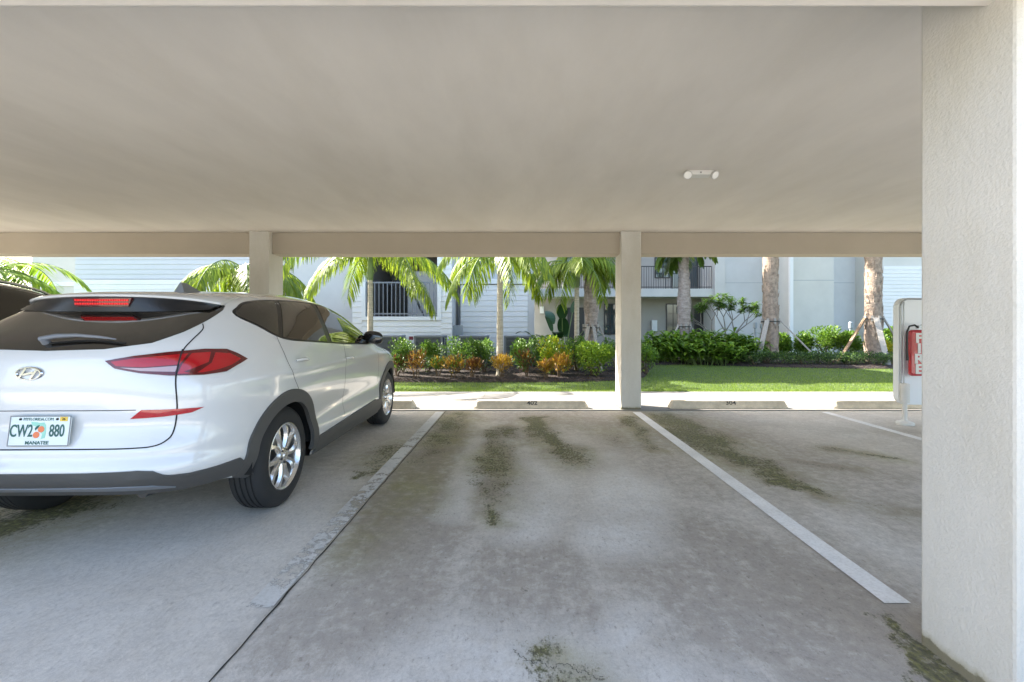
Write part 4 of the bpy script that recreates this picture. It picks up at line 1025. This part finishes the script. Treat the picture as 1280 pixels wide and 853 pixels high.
def strip(mb, proj, line, width=.004, off=.0015, flat_in=False, smooth=True):
    pts = [Vector((*(p if flat_in else proj.flat(p)), 0)) for p in line]
    if smooth and len(pts) > 2: pts = catmull(pts, 8, False)
    else:
        out = []
        for a, b in zip(pts, pts[1:]):
            k = max(1, int((b-a).length/.04)); out += [a.lerp(b, j/k) for j in range(k)]
        pts = out+[pts[-1]]
    vs = []; 
    for i, p in enumerate(pts):
        t = (pts[min(i+1, len(pts)-1)]-pts[max(i-1, 0)]).normalized(); q = Vector((-t.y, t.x, 0))*width/2
        for r in (p+q, p-q):
            loc, n = proj.hit((r.x, r.y)); vs.append(loc+n*off)
    mb.add(vs, [(2*i, 2*i+1, 2*i+3, 2*i+2) for i in range(len(pts)-1)])

def make_wheel(parent, loc, flip):
    r = empty('wheel', loc, math.pi if flip else 0); r.parent = parent
    t = MB(); R = .343
    prof = [(.226,-.015),(.235,-.004),(.27,.0),(.305,-.006),(.328,-.02),(.340,-.038)]
    g = []
    for k in range(4):                                  # circumferential grooves
        y = -.062-.034*k
        g += [(.3425,y+.008),(.334,y+.005),(.334,y-.001),(.3425,y-.004)]
    prof += g+[(.340,-.19),(.328,-.207),(.30,-.22),(.26,-.222),(.226,-.21)]
    t.lathe(prof, 72, 'x'); t.build('tyre', M_tyre, r, smooth=35)
    b = MB(); b.lathe([(.228,-.012),(.2285,-.006),(.222,-.004),(.214,-.012),(.205,-.05),(.2,-.2)], 64, 'x')
    b.build('rim', M_alloy, r, smooth=40)
    d = MB(); d.lathe([(0,-.085),(.202,-.085)], 48, 'x'); d.build('wheel_well_backing', M_barrel, r, smooth=40)
    d = MB(); d.lathe([(.0,-.066),(.14,-.066),(.14,-.08)], 40, 'x'); d.build('brake_disc', M_disc, r, smooth=30)
    s = MB()
    for k in range(5):
        for sg in (-1, 1):
            a0 = 2*math.pi*k/5+math.radians(90)+sg*math.radians(20); a1 = 2*math.pi*k/5+math.radians(90)+sg*math.radians(13)+math.radians(4)
            secs = []
            for j in range(7):
                u = j/6; rad = .04+.178*u; a = a0*(1-u)**1.0+a1*u+(.10*math.sin(u*math.pi)*sg)
                wd = .0155+.010*u**2 + .004*abs(1-2*u); x = -.020+.010*math.sin(math.pi*u*.9)-.004*u
                c = Vector((0, math.cos(a), math.sin(a))); q = Vector((0, -math.sin(a), math.cos(a)))
                secs.append([c*rad+q*wd*1.05+Vector((x-.022,0,0)), c*rad+q*wd*.55+Vector((x,0,0)), c*rad-q*wd*.55+Vector((x-.003,0,0)), c*rad-q*wd*1.05+Vector((x-.022,0,0))])
            vs = [p for sec in secs for p in sec]; fs = []
            for j in range(6):
                for i in range(4): i2 = (i+1) % 4; fs.append((4*j+i, 4*j+i2, 4*j+4+i2, 4*j+4+i))
            s.add(vs, fs)
    s.build('spokes', M_alloy, r, smooth=25)
    h = MB(); h.lathe([(0,-.001),(.022,-.002),(.028,-.006),(.03,-.012),(.055,-.018),(.062,-.04)], 32, 'x')
    h.build('hub_cap', M_alloy, r, smooth=30)
    n = MB()
    for k in range(5):
        a = 2*math.pi*(k+.5)/5+math.pi/2
        n.tube([(-.03, .045*math.cos(a), .045*math.sin(a)), (-.010, .045*math.cos(a), .045*math.sin(a))], .008, 6)
    n.build('wheel_nuts', M_barrel, r, smooth=30)
    return r

SIDE = [(.65,1.32),(.72,1.365),(.85,1.408),(1.15,1.437),(1.59,1.446),(2.05,1.43),(2.4,1.35),(2.66,1.22),(2.84,1.085),(2.8,1.058),(2.55,1.068),(2.02,1.092),(1.37,1.134),(1.04,1.158),(.88,1.194),(.76,1.256)]
def arch_pts(cy, r0, r1, a0, a1, n=40):
    o = [(cy+r1*math.cos(a0+(a1-a0)*k/n), .345+r1*math.sin(a0+(a1-a0)*k/n)) for k in range(n+1)]
    i = [(cy+r0*math.cos(a1+(a0-a1)*k/n), .345+r0*math.sin(a1+(a0-a1)*k/n)) for k in range(n+1)]
    return o+i

def make_car(name, loc, yaw, label, paint, H=1.0, wide=1.0, rails=False, plate=True):
    root = empty(name, loc, yaw, label, 'car')
    V, F = car_body_mesh(H, wide); bvh = BVHTree.FromPolygons([Vector(v) for v in V], F)
    hs = lambda L: [(a, b*H) for a, b in L]
    mb = MB(); mb.add(V, F); body = mb.build('body', [paint, M_dark], root, smooth=180)
    # wheel wells: open the skin behind the arch cladding and line the opening
    me = body.data; bm = bmesh.new(); bm.from_mesh(me); kill = []
    for f in bm.faces:
        for cy in (.89, 3.53):
            if all(abs(v.co.x) > .56 for v in f.verts) and any(math.hypot(v.co.y-cy, v.co.z-.345) < .408 for v in f.verts): kill.append(f); break
    bmesh.ops.delete(bm, geom=list(set(kill)), context='FACES'); bm.to_mesh(me); bm.free()
    for sx in (-1, 1):
        for cy in (.89, 3.53):
            wl = MB(); a = [math.radians(-1+182*k/40) for k in range(41)]
            P_ = [(sx*x_, cy+.405*math.cos(t_), .345+.405*math.sin(t_)) for x_ in (.60, .87) for t_ in a]
            wl.add(P_, [(k, k+1, 42+k, 41+k) for k in range(40)]); wl.add(P_[:41], [tuple(range(41))])
            wl.build('wheel_well', M_dark, root)
    for sx in (1, -1):
        S = Proj(bvh, 'side', sx); T = Proj(bvh, 'wrap', sx)
        big = [(y+(0.0), z) for y, z in SIDE]
        cx = sum(p[0] for p in SIDE)/len(SIDE); cz = sum(p[1] for p in SIDE)/len(SIDE)
        out = catmull([(p[0], p[1]*H, 0) for p in SIDE], 5)
        grow = []
        for i, p in enumerate(out):
            t = (out[(i+1) % len(out)]-out[i-1]).normalized(); q = Vector((t.y, -t.x, 0)); 
            if q.dot(p-Vector((cx, cz*H, 0))) < 0 and False: q = -q
            grow.append(p-q*0.014 if False else p+Vector((-t.y, t.x, 0))*.012)
        g = shell('window_surround', S, [(p.x, p.y) for p in grow], M_trim, root, off=.002, flat_in=True)
        wins = [('quarter_window', .60, .985, 0), ('rear_door_window', 1.045, 1.70, 0), ('front_door_window', 1.79, 2.77, 0)]
        for nm, y0, y1, sl in wins:
            # each pane is the window outline cut by its slanted pillar lines
            bm = bmesh.new(); f = bm.faces.new([bm.verts.new((p.x, p.y, 0)) for p in out])
            zc = 1.27*H
            k0 = .34 if nm == 'front_door_window' else .93; k1 = .93 if nm == 'quarter_window' else .34
            if nm != 'quarter_window':
                bmesh.ops.bisect_plane(bm, geom=bm.verts[:]+bm.edges[:]+bm.faces[:], plane_co=(y0, zc, 0), plane_no=(-1, k0, 0), clear_outer=True)
            if nm != 'front_door_window':
                bmesh.ops.bisect_plane(bm, geom=bm.verts[:]+bm.edges[:]+bm.faces[:], plane_co=(y1, zc, 0), plane_no=(1, -k1, 0), clear_outer=True)
            ff = max(bm.faces, key=lambda q: q.calc_area()); L = [(v.co.x, v.co.y) for v in ff.verts]; bm.free()
            shell(nm, S, L, M_glass, root, off=.0045, flat_in=True)
        for cy in (.89, 3.53):
            shell('wheel_arch_cladding', S, arch_pts(cy, .372, .462, math.radians(-9 if cy < 2 else -12), math.radians(192 if cy>2 else 180+9)), M_clad, root, off=.014, depth=.03, grid=.05, flat_in=True)
        sl = [(1.32,.235),(3.10,.235),(3.09,.30),(3.07,.39),(2.9,.415),(1.6,.375),(1.36,.365)]
        shell('sill_cladding', S, sl, M_clad, root, off=.016, depth=.03, grid=.05, flat_in=True)
        # door gaps, handles
        gm = MB()
        strip(gm, S, [(.885,1.185*H),(.88,1.09*H),(.91,.93*H),(1.01,.775*H),(1.06,.73*H)], flat_in=True, width=.005)
        strip(gm, S, [(2.0,1.085*H),(1.935,.92*H),(1.94,.7*H),(1.95,.41)], flat_in=True, width=.005)
        strip(gm, S, [(2.93,1.0*H),(2.97,.9*H),(3.0,.75*H),(3.02,.6)], flat_in=True, width=.005)
        gm.build('door_gap', M_gap_crease, root, smooth=180)
        for hy, hz in ((1.08, .995), (2.02, .945)):
            loc_, n_ = S.hit((hy, hz*H)); h = MB()
            pts = [loc_+Vector((0, (t_-.5)*.19, (t_-.5)*-.01))+n_*(.006+.026*math.sin(math.pi*t_)**.6) for t_ in np.linspace(0, 1, 11)]
            h.tube(pts, [.008+.006*math.sin(math.pi*t_) for t_ in np.linspace(0, 1, 11)], 10)
            h.build('door_handle', paint, root, smooth=60)
        # tail lamp wraps the corner
        TL = [(.338,.089,1.066),(.469,.116,1.089),(.597,.18,1.106),(.702,.302,1.117),(.758,.408,1.112),(.79,.458,1.085),(.822,.511,1.047),(.811,.423,1.015),(.795,.348,.984),(.742,.242,.977),(.629,.138,.984),(.507,.095,1.002),(.393,.083,1.028)]
        TLh = [(a, b, c*H) for a, b, c in TL]
        if plate:
            l = shell('tail_lamp', T, TLh, M_dred, root, off=.010, depth=.02, grid=.02)
            F_ = T.flat
            def sub(nm, pts, m, off): shell(nm, T, [F_(p) for p in pts], m, l, off=off, depth=.003, grid=.02, flat_in=True)
            sub('lens', [(.37,.089,1.061),(.48,.12,1.076),(.597,.18,1.088),(.655,.24,1.094),(.64,.2,1.04),(.52,.1,1.032),(.40,.083,1.040)], M_red, .0125)
            sub('lens', [(.42,.083,1.032),(.52,.1,1.027),(.63,.2,1.033),(.62,.2,1.002),(.51,.1,1.013)], M_ltred, .0125)
            sub('lens', [(.668,.25,1.095),(.715,.33,1.098),(.722,.3,1.045),(.66,.2,1.0),(.70,.2,.988),(.648,.17,.990),(.652,.2,1.04)], M_red, .0125)
            sub('lens', [(.735,.34,1.094),(.765,.42,1.085),(.80,.47,1.050),(.79,.40,1.02),(.765,.32,1.0),(.735,.24,.990),(.715,.22,.990),(.74,.3,1.04)], M_red, .0125)
            rf = [(.525,.083,.812),(.65,.127,.808),(.758,.218,.803),(.718,.18,.781),(.617,.114,.771),(.471,.079,.766)]
            shell('reflector', T, rf, M_red, root, off=.004, depth=.008, grid=.03)
        tg = MB()
        GP = [(0,.03,.620),(.257,.031,.620),(.5,.05,.620),(.59,.075,.624),(.637,.1,.645),(.657,.128,.69),(.668,.139,.812),(.652,.152,.983),(.641,.217,1.108),(.647,.287,1.173),(.64,.384,1.231),(.615,.42,1.264)]
        strip(tg, T, [(a, b, c*H) for a, b, c in GP], width=.006, off=.0105 if False else .002)
        strip(tg, T, [(.0,.065,.812*H),(.25,.07,.812*H),(.50,.08,.812*H)], width=.004, off=.002, smooth=False)  # no gap here: shade of the tailgate crease painted as a dark line
        tg.build('tailgate_gap_and_crease_shade', M_gap_crease, root, smooth=180)
        if plate:
            tg = MB(); strip(tg, T, [(.652,.152,.975),(.641,.19,1.05),(.641,.217,1.115)], width=.006, off=.0165)
            tg.build('lamp_gap', M_gap_crease, root, smooth=180)
        # mirror
        mr = empty('mirror', (0, 0, 0)); mr.parent = root
        mb = MB(); pr = []
        bmv = bmesh.new(); bmesh.ops.create_uvsphere(bmv, u_segments=24, v_segments=14, radius=1)
        for v in bmv.verts:
            c = v.co.copy(); px = math.copysign(abs(c.x)**.8, c.x); pz = math.copysign(abs(c.z)**.75, c.z)
            v.co = Vector((sx*(.935*wide+px*.105), 2.74+c.y*(.075 if c.y > 0 else .035), 1.125*H+pz*.072-.01*px))
        me_ = bpy.data.meshes.new('mirror_housing'); bmv.to_mesh(me_); bmv.free(); me_.materials.append(M_gloss_black)
        me_.polygons.foreach_set('use_smooth', [True]*len(me_.polygons))
        mo = bpy.data.objects.new('mirror_housing', me_); col.objects.link(mo); mo.parent = mr
        mb.tube([(sx*.80*wide, 2.76, 1.07*H), (sx*.87*wide, 2.75, 1.075*H), (sx*.93*wide, 2.75, 1.10*H)], [.03,.022,.03], 8)
        mb.build('mirror_arm', M_trim, mr, smooth=60)
        # headlight
        Fp = Proj(bvh, 'wrap', sx)
        hl = [(.83,3.9,.78),(.55,4.3,.74)]
        S2 = Proj(bvh, 'front', sx)
        shell('headlight', S2, [(.42,.76*H),(.84,.84*H),(.82,.74*H),(.5,.68*H)], M_chrome, root, off=.004, grid=.04, flat_in=True)
        for cy in (.89, 3.53):
            make_wheel(root, (sx*.885*wide, cy, .343), sx < 0)
        if rails:
            rl = MB(); pts = []
            for t_ in np.linspace(0, 1, 15):
                y = .75+1.75*t_; loc_, n_ = Proj(bvh, 'top', sx).hit((.60*wide, y))
                pts.append(loc_+Vector((0, 0, .035*math.sin(math.pi*t_)**.35)))
            rl.tube(pts, .014, 8); rl.build('roof_rail', M_alloy, root, smooth=60)
    # rear bumper cladding, wrapped right round
    T = Proj(bvh, 'wrap')
    topL = [(0,0,.507),(.30,0,.508),(.55,.03,.512),(.61,.05,.503),(.655,.09,.472),(.72,.15,.462),(.79,.25,.464),(.845,.40,.47),(.85,.437,.44)]
    botL = [(.84,.445,.37),(.7,.15,.356),(.4,.03,.352),(0,0,.352)]
    R_ = [T.flat(p) for p in topL+botL]; L_ = [(-a, b) for a, b in reversed(R_)]
    poly = R_+[q for q in L_ if abs(q[0]) > 1e-4]
    shell('rear_bumper', T, poly, M_clad, root, off=.012, depth=.03, grid=.04, flat_in=True)
    sk = [(.0,0,.428),(.5,.03,.432),(.60,.05,.425),(.68,.1,.395),(.56,.05,.402),(.3,0,.405),(0,0,.405)]
    R_ = [T.flat(p) for p in sk]; L_ = [(-a, b) for a, b in reversed(R_)]
    shell('skid_plate', T, R_+[q for q in L_ if abs(q[0]) > 1e-4], M_skid, root, off=.018, depth=.01, grid=.04, flat_in=True)
    # windscreen, grille
    Fr = Proj(bvh, 'front')
    shell('windscreen', Fr, [(-.62,1.41*H),(-.3,1.45*H),(.3,1.45*H),(.62,1.41*H),(.76,1.2*H),(.82,1.06*H),(.4,1.045*H),(-.4,1.045*H),(-.82,1.06*H),(-.76,1.2*H)], M_glass, root, off=.003, grid=.05, flat_in=True)
    shell('grille', Fr, [(-.36,.74*H),(.36,.74*H),(.30,.5*H),(.18,.42*H),(-.18,.42*H),(-.30,.5*H)], M_gloss_black, root, off=.004, grid=.05, flat_in=True)
    # rear glass, wrapped
    RG = [(0,.451,1.336),(.15,.451,1.336),(.455,.492,1.345),(.475,.60,1.395),(.505,.665,1.413),(.60,.66,1.380),(.617,.609,1.352),(.616,.484,1.294),(.583,.311,1.218),(.5,.184,1.158),(.295,.124,1.127),(0,.116,1.119)]
    R_ = [T.flat((a, b, c*H)) for a, b, c in RG]; L_ = [(-a, b) for a, b in reversed(R_)]
    shell('rear_window', T, R_+[q for q in L_ if abs(q[0]) > 1e-4], M_glass, root, off=.003, grid=.03, flat_in=True)
    # roof spoiler: white blade over a gloss black face
    N = 33; top = MB(); blk = MB(); vs = []; vb = []
    for i in range(N):
        u = -1+2*i/(N-1); x = .60*u; e = 1
        droop = .036*abs(u)**2.6+.012*abs(u)**8
        yt = .445+.12*abs(u)**2.4+.05*abs(u)**10; zt = 1.446-droop*.9
        l, n = Proj(bvh, 'top').hit((x*.93, .86+.04*abs(u)**2)); yj, zj = l.y, l.z+.002
        zt *= H
        vs += [(x*.93, yj, zj), (x*.965, (yj+yt)/2, (zj*.45+zt*.55)+.012), (x, yt+.02, zt+.004), (x, yt, zt-.004), (x, yt+.004, zt-.016), (x*.99, yt+.02, zt-.020)]
        l2 = Proj(bvh, 'rear').hit((x*.93, (1.335+.012*abs(u)**2)*H))[0]
        yf_ = min(yt+.009, l2.y-.006); zb = 1.338*H+.016*abs(u)**4
        vb += [(x*.99, yt+.014, zt-.015), (x*.985, yt+.010, zt-.03), (x*.98, (yt+.009+yf_)/2, (zt+zb)/2-.005), (x*.965, yf_, zb), (x*.94, l2.y+.04, zb-.002)]
    for K, arr, mb_ in ((6, vs, top), (5, vb, blk)):
        fs = []
        for i in range(N-1):
            for k in range(K-1): fs.append((i*K+k, (i+1)*K+k, (i+1)*K+k+1, i*K+k+1))
        fs += [tuple(range(K)), tuple((N-1)*K+k for k in range(K-1, -1, -1))]
        mb_.add(arr, fs)
    spo = top.build('spoiler', paint, root, smooth=50)
    blk.build('spoiler_underside', M_trim, spo, smooth=50)
    bl = MB()
    for k in range(22):
        x = (k-10.5)*.0145; [bl.box(x-.0052, .441, (1.400-.021*j_)*H, x+.0052, .446, (1.412-.021*j_)*H) for j_ in (0, 1)]
    b_ = bl.build('brake_light', M_led, spo, bevel=.001)
    bb = MB(); bb.add([(-.175,.445,1.421*H),(.175,.445,1.421*H),(.155,.445,1.368*H),(-.155,.445,1.368*H),(-.175,.47,1.421*H),(.175,.47,1.421*H),(.155,.47,1.368*H),(-.155,.47,1.368*H)],[(0,3,2,1),(4,5,6,7),(0,1,5,4),(1,2,6,5),(2,3,7,6),(3,0,4,7)]); bb.build('brake_light_lens', M_dred, spo, bevel=.002)
    if not plate: return root
    # rear wiper
    wp = MB(); R2 = Proj(bvh, 'rear')
    def rp(x, z, o): l, n = R2.hit((x, z)); return l+n*o
    wp.tube([rp(-.035,1.160,.0), rp(-.035,1.160,.03)], [.02,.017], 14)
    wp.tube([rp(-.05,1.158,.03), rp(.02,1.170,.034), rp(.12,1.176,.032), rp(.24,1.172,.025), rp(.33,1.166,.018)], [.014,.013,.010,.008,.004], 8)
    wo = wp.build('rear_wiper', M_wiper, root, smooth=60)
    wb = MB(); wb.tube([rp(x, 1.150+.012*math.sin(math.pi*(x+.0)/.39), .012) for x in np.linspace(.0, .39, 12)], .005, 6)
    wb.build('wiper_blade', M_dark, wo, smooth=60)
    # antenna fin
    an = MB(); l, n = Proj(bvh, 'top').hit((.16, .95)); ax = .16
    an.add([(ax-.038,.86,l.z-.012),(ax+.038,.86,l.z-.012),(ax+.026,1.08,l.z+.0),(ax-.026,1.08,l.z+.0),(ax-.006,.875,l.z+.062),(ax+.006,.875,l.z+.062),(ax+.004,.93,l.z+.06),(ax-.004,.93,l.z+.06)],
           [(0,1,2,3),(4,7,6,5),(0,4,5,1),(1,5,6,2),(2,6,7,3),(3,7,4,0)])
    an.build('antenna_fin', M_skid, root, bevel=.006)
    # emblem: slanted letter in an oval
    eb = MB(); l, n = R2.hit((-.035, 1.005)); ring = []
    def E(a, b): return (-.035+a, l.y-.006+(.02*b), 1.005+b)
    K = 40
    for k in range(K):
        a = 2*math.pi*k/K
        for rr, oo in ((1.0,0),(.93,-.006),(.84,-.006),(.78,0)):
            p = E(.071*rr*math.cos(a), .036*rr*math.sin(a)); ring.append((p[0], p[1]+oo, p[2]))
    eb.add(ring, [(4*k+i, 4*k+i+1, 4*((k+1) % K)+i+1, 4*((k+1) % K)+i) for k in range(K) for i in range(3)])
    for a0, b0, a1, b1, wd in ((-.045,-.022,-.010,.029,.010),(.010,-.029,.045,.022,.010),(-.026,-.006,.026,.006,.010)):
        d = Vector((a1-a0, b1-b0)).normalized(); q = Vector((-d.y, d.x))*wd/2
        c = [(a0+q.x, b0+q.y), (a1+q.x, b1+q.y), (a1-q.x, b1-q.y), (a0-q.x, b0-q.y)]
        f_ = [E(*p) for p in c]; eb.add([(p[0], p[1]-.006, p[2]) for p in f_]+f_, [(0,1,2,3),(0,4,5,1),(1,5,6,2),(2,6,7,3),(3,7,4,0)])
    eb.build('emblem', M_chrome, root, smooth=30)
    # licence plate
    tilt = math.radians(12)
    lp = MB(); lp.prism([(-.1525+a, -.076+b) for a, b in [(.01,0),(.295,0),(.302,.003),(.305,.01),(.305,.142),(.302,.149),(.295,.152),(.01,.152),(.003,.149),(0,.142),(0,.01),(.003,.003)]], -.002, .003, 'y')
    lp = lp.build('licence_plate', M_plate, root); lp.location = (.050, .036, .715); lp.rotation_euler = (-tilt*.6, 0, 0)
    fr = MB()
    for k, (a, b, c, d) in enumerate(((-.153,.071,.153,.0765),(-.153,-.0765,.153,-.072),(-.153,-.072,-.149,.071),(.149,-.072,.153,.071))):
        fr.box(a, -.0045, b, c, -.0015, d)
    fr.build('plate_frame', M_skid, lp, bevel=.001)
    X = (math.pi/2, 0, 0)
    text_obj('plate_characters', 'CW2', .086, M_pgreen, lp, (-.090,-.0032,-.002), X, sx=.60, bold=.0012)
    text_obj('plate_characters', '880', .086, M_pgreen, lp, (.088,-.0032,-.002), X, sx=.60, bold=.0012)
    text_obj('county_name', 'MANATEE', .024, M_pgreen, lp, (-.005,-.0032,-.060), X, sx=1.1, bold=.0004)
    text_obj('plate_heading', 'MYFLORIDA.COM', .020, M_pgreen, lp, (-.01,-.0032,.058), X, sx=.95)
    st = MB(); st.box(.098,-.0036,.048,.136,-.0022,.070); st.build('plate_sticker', M_yellow, lp)
    text_obj('sticker_number', '26', .018, M_gap_crease, lp, (.117,-.0042,.059), X)
    fl = MB(); fl.prism([(-.045,.046),(-.02,.044),(.0,.04),(.02,.042),(.03,.03),(.034,-.005),(.032,-.034),(.012,-.042),(.016,-.02),(.005,0),(-.015,.02),(-.04,.03)], -.0030, -.0022, 'y')
    fl.build('state_outline', M_pmint, lp)
    og = MB()
    for cx_, cz_, r_ in ((-.013,-.020,.016),(.009,.008,.016)):
        og.lathe([(0,-.0040),(r_,-.0040),(r_,-.0022)], 20, 'y', (cx_, 0, cz_))
    og.build('orange_fruit', M_orange, lp)
    lf = MB(); lf.prism([(-.02,.002),(-.006,.016),(.0,.03),(-.012,.026),(-.022,.014)], -.0046, -.003, 'y'); lf.build('green_leaf', M_pgreen, lp)
    for x_ in (-.10, .085):
        sc_ = MB(); sc_.lathe([(0,-.007),(.006,-.006),(.006,-.002)], 10, 'y', (x_, 0, .059)); sc_.build('plate_screw', M_dark, lp)
    # exhaust and far-side underbody
    ex = MB(); ex.tube([(.42,.22,.33),(.42,.5,.31),(.40,1.2,.26)], .03, 12); ex.build('exhaust_pipe', M_barrel, root, smooth=60)
    return root

make_car('white_suv', CAR_LOC, CAR_YAW, 'white compact SUV with silver alloy wheels parked nose-in beside the empty bay', M_white_paint)
make_car('black_suv', (-5.46, 2.25, 0), 0.0, 'dark brown-black SUV whose roof shows behind the white SUV', M_black_paint, H=1.11, wide=1.03, rails=True, plate=False)
